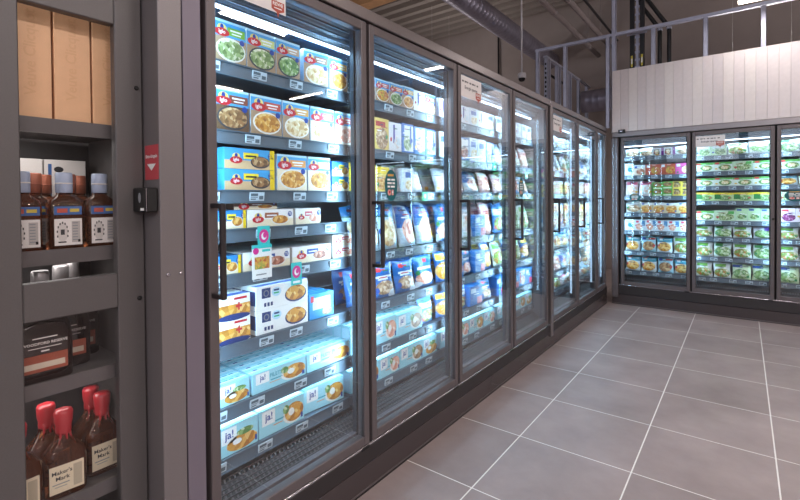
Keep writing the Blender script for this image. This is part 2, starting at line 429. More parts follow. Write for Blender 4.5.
# hanging linear luminaires (their light sits in the builder)
LAMPE = mat('luminaire_lens', 'fff1e4', .5, emit=11); LH = mat('luminaire_housing', 'd6d2cf', .5)
def luminaire(x, y, z, rz, label, L=.95, pw=1, upx=1):
    o = empty('linear_luminaire', (x, y, z), rz); tag(o, label, 'ceiling lamp', 'hanging linear luminaires')
    mm = MB(); mm.box(-L/2, L/2, -.05, .05, .012, .06, LH); mm.build('housing', o)
    mm = MB(); mm.box(-L/2+.01, L/2-.01, -.045, .045, 0, .011, LAMPE); mm.build('diffuser', o)
    for sg in (-1, 1):
        mm = MB(); mm.tube([(sg*L*.35, 0, .06), (sg*L*.35, 0, ZC-z)], .0015, LH, 6); mm.build('suspension_wire', o)
    area('lamp_light', (0, 0, -.004), (0, 0, -1), L-.02, .09, LAMP_W*pw, LAMP_COL, o)
    area('added_uplight', (0, 0, .064), (0, 0, 1), L-.02, .07, UP_W*pw*upx, LAMP_COL, o)  # upward light added to lift the dark roof deck
for k, (x, L_) in enumerate(((.17, .45), (1.02, .36), (4.11, .95))):
    luminaire(x, 6.12, 3.5, 0, 'bright linear lamp hung before the white plank panel, %s from the corner' % ORD[k], L=L_, pw=.22, upx=.25)
for k, y in enumerate((4.6, .0, -1.5, -3.0)):
    luminaire(4.74, y, 3.5, PI/2, 'bright linear lamp of the aisle row, %s from the short freezers' % ORD[k])
for k in range(5):
    luminaire(1.9, 3.4-1.5*k, 3.6, PI/2, 'bright linear lamp of the near aisle row, %s from the short freezers' % ORD[k], pw=1.2)

for k, (x, y, z) in enumerate(((-5.0, 2.0, 3.2), (-5.0, 5.0, 3.2), (-5.0, 8.0, 3.2), (.2, 8.4, 2.7), (3.2, 8.4, 2.7))):  # unseen lamps added behind the rows to brighten roof deck and rear wall
    luminaire(x, y, z, PI/2 if k < 3 else 0, 'unseen linear lamp added behind the freezer rows to light the ceiling, %s one along' % ORD[k], pw=.5, upx=.85 if k < 3 else 2.0)

# ================================================================== FREEZER CASES
TEAL = mat('sticker_teal', '0f5f66', .4); PINKP = mat('sticker_pink', 'e8a49a', .4); GREENP = mat('sticker_green', '18b070', .4)
SIGNP = mat('sign_paper', 'e9e4e2', .5)
ORANGE = mat('sign_red_badge', 'b4503e', .5)
tagm = MB(); tagm.box(-.035, .035, -.003, 0, -.018, .018, TAG); tagm.pr(-.03, .004, .002, .013, -.0034, INK); tagm.pr(-.03, .004, -.004, -.001, -.0034, INK)
tagm.pr(.01, .03, -.012, .003, -.0034, INK); tagm.pr(-.03, -.005, -.013, -.008, -.0034, INK)
_to = tagm.build('price_tag'); TAGME = _to.data; bpy.data.objects.remove(_to)
CASES = {}
def freezer_case(name, loc, rot, L, doors, zb, zt, ztop, levels, label, rake, ends=(True, True), handles=True, led_side=False, plinth_top=.128, mw=1):
    """local frame: x along the row, y into the depth, door fronts at y = 0"""
    o = empty(name, loc, rot); tag(o, label, 'freezer', 'glass door freezer rows')
    D = .82
    s = MB()
    s.box(.03, L-.03, .77, D, .06, ztop-.03, INNER)                 # back
    s.box(.03, L-.03, .08, .77, ztop-.09, ztop-.03, INNER)          # roof
    s.box(.03, L-.03, .08, .77, .06, .2, INNER)                     # tank bottom
    s.build('cabinet_shell', o)
    s = MB()
    s.box(0, .03, .045, D, .0, ztop-.03, FRAME); s.build('end_panel', o)
    s = MB(); s.box(L-.03, L, .045, D, .0, ztop-.03, FRAME); s.build('end_panel', o)
    s = MB(); s.box(0, L, .004, .05, 0.004, plinth_top, PLINTH); s.box(0, L, -.001, .01, 0, .006, BUMPER); s.box(0, L, .0015, .01, .008, .018, FRAME); s.build('plinth', o)
    s = MB(); s.cbox(0, L, 0, .06, plinth_top+.003, zb-.012, BUMPER, .004); s.build('bumper', o)
    s = MB(); s.cbox(0, L, -.002, .045, zb-.011, zb-.002, STEEL, .002); s.build('sill_strip', o)
    s = MB(); s.cbox(0, L, 0, .06, zt+.012, ztop, TRIM, .004); s.build('header', o)
    s = MB(); s.box(0, L, .061, D, ztop-.029, ztop-.004, FRAME); s.build('roof_board', o)
    s = MB(); s.box(.03, L-.03, .046, .06, zt-.02, zt+.011, BLACK); s.build('gasket', o)
    # canopy above the top shelf with louvre lines
    s = MB(); zc = zt-.06
    s.face([(.03, .062, zt-.005), (L-.03, .062, zt-.005), (L-.03, .15, zc-.035), (.03, .15, zc-.035)], CANOPY)
    s.box(.03, L-.03, .15, .76, zc-.04, zc-.03, CANOPY)
    for q in range(3):
        y = .075+.022*q; z = zt-.02-.02*q; s.box(.03, L-.03, y, y+.006, z-.03, z-.02, SHELF)
    s.build('canopy', o)
    s = MB(); s.box(.06, L-.06, .155, .168, zc-.052, zc-.041, LED); s.build('light_strip', o)
    area('canopy_light', (L/2, .162, zc-.054), (0, .25, -1), L-.1, .01, 5*L*min(1, mw*1.3), FREEZ_COL, o)
    # return-air grille below the bottom shelf
    s = MB(); BR = mat('grille_brown_grey', '4a4344', .5, .3); za, zz = .335, .262
    s.face([(.03, .15, za-.02), (L-.03, .15, za-.02), (L-.03, .06, zz-.03), (.03, .06, zz-.03)], BLACK)
    n = int(L/.022)
    for k in range(n):
        x = .04+k*(L-.08)/n; s.raw([(x, .15, za), (x+.008, .15, za), (x+.008, .082, zz+.018), (x, .082, zz+.018)], [(0, 1, 2, 3)], BR)
    for k in range(6):
        f0 = k/5; y = .15-.068*f0; z = za-(za-zz-.018)*f0; s.box(.03, L-.03, y-.003, y+.002, z, z+.003, BR)
    s.build('air_grille', o)
    s = MB(); s.box(.03, L-.03, .05, .082, zb, zz+.018, mat('sill_lilac_grey', '6c6468', .4, .3)); s.build('sill_ledge', o)
    # mullions with their light strips
    xs = [doors[0][0]-.012]+[(a[1]+c[0])/2 for a, c in zip(doors, doors[1:])]+[doors[-1][1]+.012]
    for k, x in enumerate(xs):
        s = MB(); hw = .05 if 0 < k < len(xs)-1 else .03
        xa, xb = max(x-hw, .031), min(x+hw, L-.031)
        s.box(xa, xb, .048, .075, zb, zt, mat('mullion_blue_grey', '39424c', .35, .4)); s.box(xa-.004 if k else xa, xb, .0465, .0479, zb, zt, BLACK)
        s.build('mullion', o)
        if led_side and k > 0:
            s = MB(); s.box(xa-.007, xa-.001, .052, .07, .36, zt-.1, LEDB); s.build('light_strip', o)
        for sg in (-1, 1):
            if (k == 0 and sg < 0) or (k == len(xs)-1 and sg > 0): continue
            area('mullion_light', ((xa if sg < 0 else xb)-sg*.004, .082, (.52+zt-.1)/2), (sg*.9, .43, 0), .03, zt-.67, MULL_W*mw, FREEZ_COL, o)
    # doors
    T = .045
    for k, (a, c) in enumerate(doors):
        s = MB(); fwid = .036
        s.cbox(a, a+fwid, 0, T, zb, zt, FRAME, .003); s.cbox(c-fwid, c, 0, T, zb, zt, FRAME, .003)
        s.cbox(a+fwid, c-fwid, .001, T, zb, zb+.044, FRAME, .003); s.cbox(a+fwid, c-fwid, .001, T, zt-.044, zt, FRAME, .003)
        d = s.build('door', o)
        g = MB(); g.box(a+fwid-.002, c-fwid+.002, .012, .018, zb+.04, zt-.04, GLASS); g.build('glass', d)
        if handles:
            h = MB(); hx = a+.014
            h.cbox(hx-.008, hx+.01, -.07, -.052, 1.085, 1.41, BUMPER, .003); h.cbox(hx-.008, hx+.01, -.053, .0, 1.394, 1.41, BUMPER, .002); h.cbox(hx-.008, hx+.01, -.053, .0, 1.085, 1.101, BUMPER, .002)
            h.build('handle', d)
        else:
            h = MB(); h.tube([(c-.012, 0, 1.16), (c-.012, -.012, 1.16)], .012, BLACK, 12); h.build('lock', d)
        hg = MB(); hg.cbox(c-.06, c-.005, -.004, .03, zb-.02, zb-.003, BLACK, .002); hg.build('hinge', d)
    # shelves, door bay by door bay
    SY, SB = .15, .73
    for k in range(len(doors)):
        xa, xb = xs[k]+.004, xs[k+1]-.004
        xa, xb = max(xa, .034), min(xb, L-.034)
        for li, z in enumerate(levels[k]):
            s = MB(); s.box(xa, xb, SY+.006, SB, z+.016, z+.022, SHELF); s.box(xa, xb, SY+.004, SY+.01, z-.026, z+.016, SHELF)
            for q in range(2): s.box(xa+.1+q*(xb-xa-.23), xa+.13+q*(xb-xa-.23), SY+.02, SB, z-.01, z+.015, SHELF)
            sh = s.build('shelf', o)
            s = MB(); s.face([(xa, SY, z+.024), (xa, SY-.006, z-.022), (xb, SY-.006, z-.022), (xb, SY, z+.024)], RAIL)
            s.box(xa, xb, SY-.007, SY+.003, z+.022, z+.027, RAIL); s.box(xa, xb, SY-.009, SY+.003, z-.027, z-.022, RAIL)
            s.build('price_rail', sh)
            n = 4 if rake else 5
            if rake and .5 < z < 1.2:
                area('shelf_light', ((xa+xb)/2, SY+.02, z-.03), (0, .45, -1), xb-xa-.04, .012, 1.1, FREEZ_COL, sh)
            for q in range(n):
                x = xa+(q+.5)*(xb-xa)/n+random.uniform(-.03, .03)
                t = inst(TAGME, 'price_tag', sh, (x, SY-.0045, z), 0); t.rotation_euler = (math.radians(7), 0, 0)
    CASES[name] = (o, xs, levels, L)
    o['_xs'] = xs
    del o['_xs']
    return o, xs
LV = [1.933, 1.667, 1.434, 1.280, 1.102, .827, .586, .388]
LV2 = [1.933, 1.667, 1.434, 1.102, .827, .586, .388]
LYS = .744
caseA, xsA = freezer_case('freezer_case', (-1.45, LYS, 0), PI/2, 4.232-LYS,
    [(.826-LYS, 1.646-LYS), (1.668-LYS, 2.508-LYS), (2.53-LYS, 3.376-LYS), (3.40-LYS, 4.185-LYS)], .228, 2.274, 2.342,
    [LV, LV2, LV2, LV2], 'long four-door glass freezer full of blue packs beside the liquor cabinet', True)
LBS = 4.234
caseB, xsB = freezer_case('freezer_case', (-1.45, LBS, 0), PI/2, 6.47-LBS,
    [(.07, .905), (.92, 1.73), (1.745, 2.19)], .228, 2.274, 2.342,
    [LV2, LV2, LV2], 'three-door glass freezer continuing the long row to the corner', True, led_side=True)
RA = [1.922, 1.675, 1.402, 1.18, .946, .672, .41]
RB = [1.883, 1.693, 1.515, 1.337, 1.098, .897, .658, .407]
RX = -1.39
caseC, xsC = freezer_case('freezer_case', (RX, 6.49, 0), 0, 4.2,
    [(.105+.79*k, .105+.79*k+.772) for k in range(5)], .262, 2.195, 2.272,
    [RA, RB, RB, RB, RB], 'short freezer row under the white planks with green vegetable packs', False, handles=False, plinth_top=.13, mw=.42)
# corner post and joint post
s = MB(); s.cbox(-.005, .075, -.012, .046, .09, 2.20, FRAME, .004); s.box(.012, .016, -.0135, -.0118, .1, 2.19, STEEL); s.box(.05, .054, -.0135, -.0118, .1, 2.19, STEEL); s.build('corner_post', caseC)
s = MB(); s.cbox(.0, .062, -.012, .04, .10, 2.283, TRIM, .004); s.build('joint_post', caseB)
s = MB(); s.cbox(.012, .05, -.006, .0, 2.30, 2.325, STEEL, .002); s.build('joint_clip', caseB)
s = MB(); s.cbox(.08, .16, -.03, .0, 2.255, 2.30, BLACK, .003); s.box(.1, .13, -.032, -.0301, 2.27, 2.285, STEEL); s.build('door_sensor', caseC)
s = MB(); s.box(.0, .06, -.002, .0, .35, 2.2, mat('end_panel_mauve', '78707c', .45, .2)); s.cbox(0, .062, 0, .044, 0, 2.30, MATS['end_panel_mauve'], .002); s.build('end_stile', caseA)

# stickers on the glass
def door_sign(case, xs, k, x, z, wid, hei, zt, label):
    o = empty('door_sign'); o.parent = None
    o.matrix_world = case.matrix_basis @ Matrix.Translation((x, .0112, z))
    tag(o, label, 'sign', 'paper signs on freezer doors')
    s = MB(); s.box(0, wid, -.001, 0, 0, hei, SIGNP); s.build('paper', o)
    s = MB()
    for q in range(7): s.pr(wid*(.07+.115*q), wid*(.07+.115*q+(.07, .09, .05)[q % 3]), hei*.7, hei*.78, -.0014, DARK)
    s.pt('Energie sparen.', wid*.5, hei*.46, wid*.8, hei*.2, -.0014, DARK)
    s.build('lettering', o)
    s = MB(); a = wid*.13; cx = wid*.84
    s.face([(cx-a, -.0016, hei*.1), (cx-a*.2, -.0016, hei*.05-.004), (cx, -.0016, -.02), (cx+a*.2, -.0016, hei*.05-.004), (cx+a, -.0016, hei*.1), (cx+a, -.0016, hei*.1+a*1.1), (cx-a, -.0016, hei*.1+a*1.1)], ORANGE)
    s.pt('REWE', cx, hei*.1+a*.72, a*1.6, a*.5, -.002, WHITE); s.pr(cx-a*.6, cx+a*.6, hei*.1+a*.14, hei*.1+a*.26, -.002, WHITE)
    s.build('badge', o)
def oval_sticker(case, x, z, rx, rz_, label):
    o = empty('oval_sticker'); o.matrix_world = case.matrix_basis @ Matrix.Translation((x, .0112, z))
    tag(o, label, 'sticker', 'teal oval door stickers')
    s = MB(); n = 28
    s.pe(0, 0, rx, rz_, -.0008, TEAL, n)
    s.build('disc', o)
    s = MB(); s.pr(-.55*rx, .4*rx, .58*rz_, .72*rz_, -.0012, mat('sticker_gold', 'd8a04a', .5))
    
    for q, (zz_, ws) in enumerate(((.36, (.5, .6)), (.14, (.7, .4)), (-.08, (.4, .65)))):
        xx = -sum(ws)/2-.06
        for w_ in ws: s.pr(xx*rx, (xx+w_)*rx, (zz_-.06)*rz_, (zz_+.06)*rz_, -.0012, WHITE); xx += w_+.12
    s.build('lettering', o)
    s = MB(); s.pe(-.3*rx, -.45*rz_, .28*rx, .2*rz_, -.0012, PINKP, 12); s.pr(.08*rx, .38*rx, -.62*rz_, -.28*rz_, -.0012, PINKP); s.pe(-.25*rx, -.42*rz_, .13*rx, .1*rz_, -.0016, RED, 10); s.pr(.14*rx, .32*rx, -.5*rz_, -.36*rz_, -.0016, WHITE)
    s.build('picture', o)
door_sign(caseA, xsA, 0, .935-LYS, 2.155, .235, .115, 0, 'white paper sign high on the first glass door with red badge')
door_sign(caseA, xsA, 2, 2.575-LYS, 2.085, .29, .14, 0, 'white paper sign at the top left of the third glass door')
door_sign(caseB, xsB, 0, .115, 2.07, .28, .15, 0, 'white paper sign on the fifth glass door past the joint post')
door_sign(caseC, xsC, 1, .92, 2.01, .3, .13, 0, 'wide paper sign at top left of middle short-row freezer door')
oval_sticker(caseA, 1.842-LYS, 1.49, .052, .082, 'teal oval sticker with white lettering on the second glass door')
oval_sticker(caseA, 3.575-LYS, 1.50, .052, .082, 'teal oval sticker on the fourth glass door above its handle')
oval_sticker(caseC, .27, 1.41, .066, .052, 'teal oval sticker on the corner door of the short row')
oval_sticker(caseC, 1.84, 1.42, .09, .062, 'teal oval sticker on the rightmost glass door in view')

# ================================================================== PRODUCTS
DES = {}
def design(key, mb_or_mesh, w, h, d, name, look, cat):
    if isinstance(mb_or_mesh, MB):
        o = mb_or_mesh.build(name); me = o.data; bpy.data.objects.remove(o)
    else: me = mb_or_mesh
    DES[key] = dict(me=me, w=w, h=h, d=d, name=name, look=look, cat=cat)
SKY = mat('carton_sky_blue', '4aa6e0', .4); SKYL = mat('carton_pale_blue', 'bfe2f4', .4); TABLE = mat('print_wood_brown', 'b09272', .5)
CYAN = mat('carton_pale_cyan', 'a4dbe8', .4); TEALS = mat('carton_teal_edge', '3a9db0', .4); CREAMP = mat('print_cream', 'f3e6c8', .5)
ORANGEP = mat('print_orange', 'e58a2c', .45)
def colm(h): return mat('print_'+h, h, .45)
def logo(s, cx, cz, rx, y):
    s.pe(cx, cz+rx*.5, rx*.62, rx*.5, y, mat('print_pale_yellow', 'f2dc7a', .45), 16)
    s.pe(cx, cz+rx*.62, rx*.24, rx*.34, y-.0002, BLUE, 12)
    s.pe(cx, cz, rx, rx*.5, y-.0003, RED, 18); s.pt('iglo', cx, cz, rx*1.5, rx*.62, y-.0006, WHITE)
def upright(key, w, h, d, title, food, plate, look, bg=None, name='ready_meal_carton', tall_plate=1):
    s = MB(); s.box(-w/2, w/2, 0, d, 0, h, SKY); e = -.0004
    s.pr(-w/2, w/2, 0, h*.6, e, bg or TABLE); s.pr(-w/2, w/2, h*.94, h, e, SKYL)
    s.pr(-w*.08, w*.47, h*.66, h*.86, e, colm(title))
    s.pr(-w*.0, w*.38, h*.77, h*.81, e-.0003, WHITE); s.pr(w*.05, w*.34, h*.70, h*.73, e-.0003, WHITE)
    s.pe(.02*w, h*.31, w*.46, h*.29, e-.0003, plate); s.pe(.03*w, h*.315, w*.42, h*.25, e-.0006, food_mat(food, 75))
    s.pe(.37*w, h*.55, w*.08, w*.08, e-.0009, BLUE, 12)
    logo(s, -.25*w, h*.7, .23*w, e-.0003)
    s.box(-w/2-.0005, -w/2, 0, d, 0, h, WHITE)
    design(key, s, w, h, d, name, look, 'carton')
PLW, PLD = mat('plate_white', 'f0efe9', .4), mat('plate_dark', '3b3f48', .4)
upright('m1', .14, .16, .035, '7db83c', 'green', PLW, 'carton with green title band')
upright('m2', .14, .16, .035, 'd8dc8a', 'green', PLD, 'carton with pale lime title')
upright('m3', .13, .16, .035, 'c9a886', 'salad', PLD, 'carton with tan title band')
upright('m4', .14, .16, .035, '9a7a66', 'cream', PLW, 'carton with taupe title band')
upright('m5', .125, .16, .035, 'eec25a', 'golden', PLW, 'carton with amber title band')
upright('m6', .135, .16, .035, 'c8503c', 'paella', PLW, 'carton with red title and rice')
upright('m7', .135, .16, .035, 'b03068', 'paella', PLD, 'carton with magenta title band')
upright('m8', .135, .16, .035, 'e07a3a', 'salad', PLW, 'carton with orange title band')
upright('p1', .15, .162, .035, '8c4a34', 'bread', PLD, 'carton with rust arrow title', bg=mat('print_umber', '6f5238', .5))
upright('p2', .155, .162, .035, 'c84a34', 'golden', PLW, 'carton with red title, golden fish')
upright('p3', .152, .162, .035, 'd8a04a', 'cream', PLW, 'carton with ochre title band')
upright('p4', .152, .162, .035, 'b83a5c', 'cream', PLW, 'carton with crimson title band', bg=CREAMP)
upright('p5', .15, .162, .035, 'd8585c', 'shrimp', PLW, 'pale carton with coral title', bg=CREAMP)
upright('p6', .165, .158, .05, 'e8a050', 'golden', PLW, 'carton with orange title, nuggets', bg=CREAMP)
upright('p7', .14, .158, .05, 'e8b070', 'golden', PLW, 'carton with peach title, nuggets', bg=CREAMP)
def flat(key, w, h, d, title, food, look, base=None, right='5fb0e4', big=None):
    s = MB(); s.box(-w/2, w/2, 0, d, 0, h, base or SKY); e = -.0004
    s.pr(-w/2, w/2, 0, h*.42, e, CREAMP if base else mat('print_sand', 'd9b88c', .5))
    s.pr(-w*.14, w*.16, h*.5, h*.8, e-.0003, colm(title)); s.pr(-w*.1, w*.12, h*.6, h*.68, e-.0006, DARK if title == 'f5dc3c' else WHITE)
    s.pe(w*.2, h*.36, w*.2, h*.3, e-.0003, PLW if base else PLD); s.pe(w*.2, h*.38, w*.18, h*.25, e-.0006, food_mat(food, 60))
    s.pe(w*.42, h*.7, h*.16, h*.16, e-.0006, BLUE, 12); s.pt('75', w*.42, h*.7, h*.2, h*.16, e-.0009, WHITE)
    logo(s, -.28*w, h*.42, .12*w, e-.0003)
    if big: s.pr(w*.40, w*.5, 0, h, e-.0009, YELLOW); s.pt(big, w*.45, h*.6, w*.07, h*.3, e-.0012, DARK)
    design(key, s, w, h, d, 'fish_carton', look, 'carton')
flat('f1', .235, .083, .11, 'f5dc3c', 'bread', 'flat blue carton, yellow title', big='XXL')
flat('f2', .235, .072, .11, 'a05a34', 'golden', 'flat white carton of fish fingers', base=WHITE)
flat('f3', .21, .03, .11, '7a4a34', 'golden', 'thin brown-banded flat carton', base=mat('print_cocoa', '5a3a2c', .5))
flat('f4', .15, .072, .11, 'd8707c', 'shrimp', 'short white carton with pink title', base=WHITE)
flat('f5', .235, .075, .11, '2a55a8', 'meat', 'flat white carton with blue title', base=WHITE)
flat('f6', .13, .072, .11, 'f5dc3c', 'golden', 'short flat yellow-ended carton', base=mat('print_azure', '2f86cc', .4), big='XXL')
flat('f7', .17, .056, .11, 'c8303c', 'shrimp', 'pale carton with crimson logo', base=WHITE)
def ja(key, w, h, d, food, look, word='', tall=False):
    s = MB(); s.box(-w/2, w/2, 0, d, 0, h, CYAN); e = -.0004
    s.pr(-w*.44, -w*.44+.066, h*.4, h*.92, e, WHITE); s.pt('ja!', -w*.44+.033, h*.66, .056, h*.36, e-.0003, BLUE)
    if word: s.pt(word, -w*.08, h*.66, w*.22, h*.2, e, TEALS)
    s.pr(-w*.18, w*.04, h*.4, h*.45, e, TEALS); s.pr(-w*.2, 0, h*.28, h*.31, e, ORANGEP)
    if tall:
        s.pe(w*.08, h*.3, w*.4, h*.27, e, food_mat(food, 38)); s.pe(w*.16, h*.62, w*.22, h*.12, e-.0003, food_mat('salad', 60)); s.pe(-w*.05, h*.36, w*.12, h*.1, e-.0006, WHITE, 12)
    else:
        s.pe(w*.25, h*.4, w*.24, h*.36, e, PLW); s.pe(w*.27, h*.46, w*.22, h*.36, e-.0003, food_mat(food, 38)); s.pe(w*.08, h*.66, w*.07, h*.17, e-.0006, food_mat('salad', 60)); s.pe(w*.2, h*.5, w*.07, h*.15, e-.0006, PLW, 12)
    s.pr(w*.42, w*.47, h*.1, h*.3, e-.0006, BLUE)
    z = h+.0004
    s.face([(-w/2, .003, z), (w/2, .003, z), (w/2, d*.13, z), (-w/2, d*.13, z)], TEALS)
    s.face([(-w/2, d*.5, z), (w/2, d*.5, z), (w/2, d*.62, z), (-w/2, d*.62, z)], WHITE)
    for k in range(4): s.face([(-w*.4+.2*w*k, d*.66, z), (-w*.4+.2*w*k+.02, d*.66, z), (-w*.4+.2*w*k+.02, d*.9, z), (-w*.4+.2*w*k, d*.9, z)], BLUE if k == 0 else TEALS)
    s.box(-w/2-.0006, -w/2, .004, d-.004, h*.08, h*.9, SKYL)
    design(key, s, w, h, d, 'fish_carton', look, 'carton')
ja('j1', .285, .085, .046, 'golden', 'pale cyan fillet carton', 'FILETS')
ja('j2', .138, .085, .046, 'golden', 'narrow cyan carton, golden picture', tall=True)
ja('j3', .175, .115, .06, 'golden', 'cyan carton with fish picture', tall=True)
ja('j4', .24, .115, .06, 'golden', 'wide cyan carton with fillet')
ja('j5', .25, .11, .07, 'mushroom', 'cyan carton with bowl picture')
ja('j6', .2, .12, .06, 'shrimp', 'cyan carton with pink picture')
ja('j7', .17, .17, .06, 'golden', 'tall cyan carton, golden picture', tall=True)
def nug(key, w, h, d, look, style):
    s = MB(); s.box(-w/2, w/2, 0, d, 0, h, WHITE); e = -.0004; nv = mat('print_navy', '17356f', .4)
    if style == 0:
        s.pr(-w/2, w/2, h*.12, h*.62, e, food_mat('golden', 45)); s.pe(0, h*.08, w*.5, h*.14, e-.0003, nv); s.pr(-w*.0, w*.4, h*.8, h*.9, e, RED)
        s.pr(w*.12, w*.17, h*.35, h*.68, e-.0006, RED); s.pr(w*.05, w*.24, h*.47, h*.57, e-.0006, RED)
    else:
        s.pr(-w*.4, -w*.24, h*.48, h*.9, e, nv); s.pe(-w*.32, h*.68, w*.05, h*.14, e-.0003, GREYP, 12); s.pe(-w*.32, h*.68, w*.035, h*.1, e-.0006, nv, 12)
        s.pe(-w*.13, h*.68, w*.09, h*.2, e, SKYL, 16); s.pr(-w*.18, -w*.08, h*.6, h*.66, e-.0003, GREENP); s.pr(-w*.18, -w*.08, h*.72, h*.8, e-.0003, nv)
        for k in range(3): s.pr(-w*.36+k*w*.06, -w*.32+k*w*.06, h*.12, h*.28, e, nv)
        s.pe(w*.25, h*.42, w*.22, h*.36, e, nv); s.pe(w*.25, h*.47, w*.2, h*.34, e-.0003, food_mat('golden', 45))
    s.box(-w/2-.0006, -w/2, .004, d-.004, h*.2, h*.8, nv)
    s.face([(-w/2, .004, h+.0004), (w/2, .004, h+.0004), (w/2, d*.4, h+.0004), (-w/2, d*.4, h+.0004)], nv)
    design(key, s, w, h, d, 'nugget_carton', look, 'carton')
nug('n1', .145, .093, .12, 'nugget carton with red cross', 0)
nug('n2', .278, .1, .1, 'white nugget carton, navy square', 1)
def lines(key, seed=0):
    rn = random.Random(key); out = []
    for q in range(4):
        out.append(('r', rn.uniform(.25, .75), rn.uniform(.52, .93), rn.uniform(.08, .24), rn.uniform(.011, .02), rn.choice(('2c3a58', 'f6f6f4', '5a6068', 'b83a3a', 'f6f6f4', '2f6a48'))))
    out.append(('e', rn.choice((.16, .84)), rn.uniform(.15, .5), .075, .075, rn.choice(('2a55a8', 'f2c23a', 'c83240', '2f8a50'))))
    return out
def pcarton(key, w, h, d, base, layers, look, name='ready_meal_carton'):
    s = MB(); s.box(-w/2, w/2, 0, d, 0, h, print_mat('pack_'+key, base, layers+lines(key))); design(key, s, w, h, d, name, look, 'carton')
_bn = [0]
def bag_mesh(w, h, t, mt, seed, lean=.0):
    rnd = random.Random(seed); s = MB(); nu, nv = 12, 14; ph = [rnd.uniform(0, 6.28) for _ in range(6)]
    def P(i, j, side):
        u, v = i/nu, j/nv
        env = (math.sin(PI*u)**.55)*min(1, (v/.16)**.7 if v > 0 else 0)*min(1, ((1-v)/.22)**.8 if v < 1 else 0)
        th = t/2*env*(1+.22*math.sin(5*u+ph[0]+3*v)+.16*math.sin(9*v+ph[1])) + .0012
        wr = .002*math.sin(22*u+ph[2]+6*v)*env
        x = (u-.5)*w*(1-.07*math.sin(PI*v)*1)+.004*math.sin(5*v+ph[3])
        z = h*v + (.006*math.sin(4*u+ph[4]) if v > .8 else 0)
        return (x, t/2+side*(th+wr)+lean*v*h, max(z, 0))
    for side in (-1, 1):
        vs = [P(i, j, side) for j in range(nv+1) for i in range(nu+1)]; fs = []
        for j in range(nv):
            for i in range(nu):
                a = j*(nu+1)+i; q = (a, a+1, a+nu+2, a+nu+1); fs.append(q if side < 0 else q[::-1])
        s.raw(vs, fs, mt, True)
    return s
def bag(key, w, h, t, base, layers, look, name='vegetable_bag', lean=.12, rough=.28, scale=60):
    _bn[0] += 1
    design(key, bag_mesh(w, h, t, print_mat('pack_'+key, base, layers+lines(key), rough, scale), _bn[0], lean), w, h, t+lean*h+.004, name, look, 'bag')
# long row packs further along
pcarton('c1', .13, .17, .035, 'f0c83c', [('r', .5, .82, .5, .1, '7a2a6a'), ('e', .5, .36, .4, .3, 'cream')], 'yellow carton with purple band')
pcarton('c2', .14, .175, .035, 'e2c66a', [('r', .4, .82, .35, .08, 'b02a2a'), ('e', .5, .36, .44, .34, 'mushroom')], 'straw yellow carton')
pcarton('c3', .13, .175, .035, 'eef0f4', [('r', .4, .6, .07, .32, '4a3a9a'), ('e', .65, .3, .25, .2, 'fish')], 'white carton with violet script')
pcarton('c4', .14, .175, .035, '2f6ec0', [('r', .6, .5, .38, .44, 'e9eef4'), ('e', .5, .34, .34, .26, 'green'), ('r', .75, .62, .06, .3, '2a58a8')], 'white and blue carton, green plate')
pcarton('c5', .14, .175, .035, '3a78c4', [('r', .55, .55, .4, .4, 'f0eee8'), ('e', .55, .34, .36, .28, 'meat')], 'white and blue carton, brown plate')
pcarton('c6', .12, .17, .04, 'dde6ec', [('r', .5, .72, .3, .12, '3a5aa8'), ('e', .55, .3, .36, .22, 'cream')], 'plain white carton, blue square', 'pastry_carton')
pcarton('c7', .14, .15, .06, 'f0d468', [('r', .5, .86, .5, .14, 'f4d21e'), ('e', .5, .36, .42, .3, 'golden')], 'yellow topped golden carton')
pcarton('c8', .15, .12, .06, '2d7fc8', [('r', .5, .8, .4, .12, 'f2f2f2'), ('e', .6, .35, .34, .28, 'shrimp'), ('r', .2, .5, .1, .3, 'd02a34')], 'mid blue carton, red corner')
pcarton('c9', .16, .12, .08, '1f6db4', [('r', .3, .75, .2, .12, 'd8e6f0'), ('r', .78, .2, .2, .18, 'c83240')], 'deep blue carton, red stripe')
bag('b1', .175, .215, .05, '2565a8', [('r', .5, .93, .5, .07, '1d4f8c'), ('e', .5, .3, .4, .2, 'mushroom'), ('r', .5, .62, .33, .03, 'dfe8f0'), ('r', .45, .55, .22, .025, 'dfe8f0'), ('r', .3, .82, .09, .06, 'c8303c'), ('e', .85, .1, .2, .12, 'dfeaf2')], 'navy bag with mushroom picture', 'mushroom_bag')
bag('b2', .175, .21, .05, '246cae', [('e', .5, .28, .42, .2, 'shrimp'), ('r', .5, .6, .36, .04, 'e6eef4'), ('r', .5, .84, .1, .06, 'c8303c'), ('e', .1, .1, .2, .1, 'e6eef4')], 'blue bag with pink picture', 'seafood_bag')
bag('b3', .16, .19, .05, '2a7ec8', [('e', .5, .3, .4, .24, 'mixveg'), ('r', .5, .7, .4, .1, 'e8eef2')], 'light blue vegetable bag')
bag('b4', .2, .17, .05, 'b9d2e4', [('r', .25, .7, .2, .25, '1f5fae'), ('e', .6, .36, .34, .3, 'shrimp'), ('r', .85, .8, .15, .18, '1f5fae')], 'white seafood bag, blue corners', 'seafood_bag', .3)
bag('b5', .19, .19, .05, 'b8d8ec', [('r', .5, .85, .5, .14, '2f86c8'), ('e', .5, .36, .4, .3, 'cream')], 'pale bag with cream bowl', 'ready_meal_bag', .2)
bag('b6', .15, .17, .05, 'cfd6de', [('r', .7, .7, .2, .12, 'e0bcc4'), ('e', .5, .3, .35, .22, 'fish')], 'clear white fish bag', 'seafood_bag', .25)
bag('b7', .16, .2, .05, 'c4dce8', [('r', .5, .9, .5, .1, '8fb4d0'), ('e', .5, .4, .4, .34, 'fish')], 'translucent fillet bag', 'seafood_bag', .25)
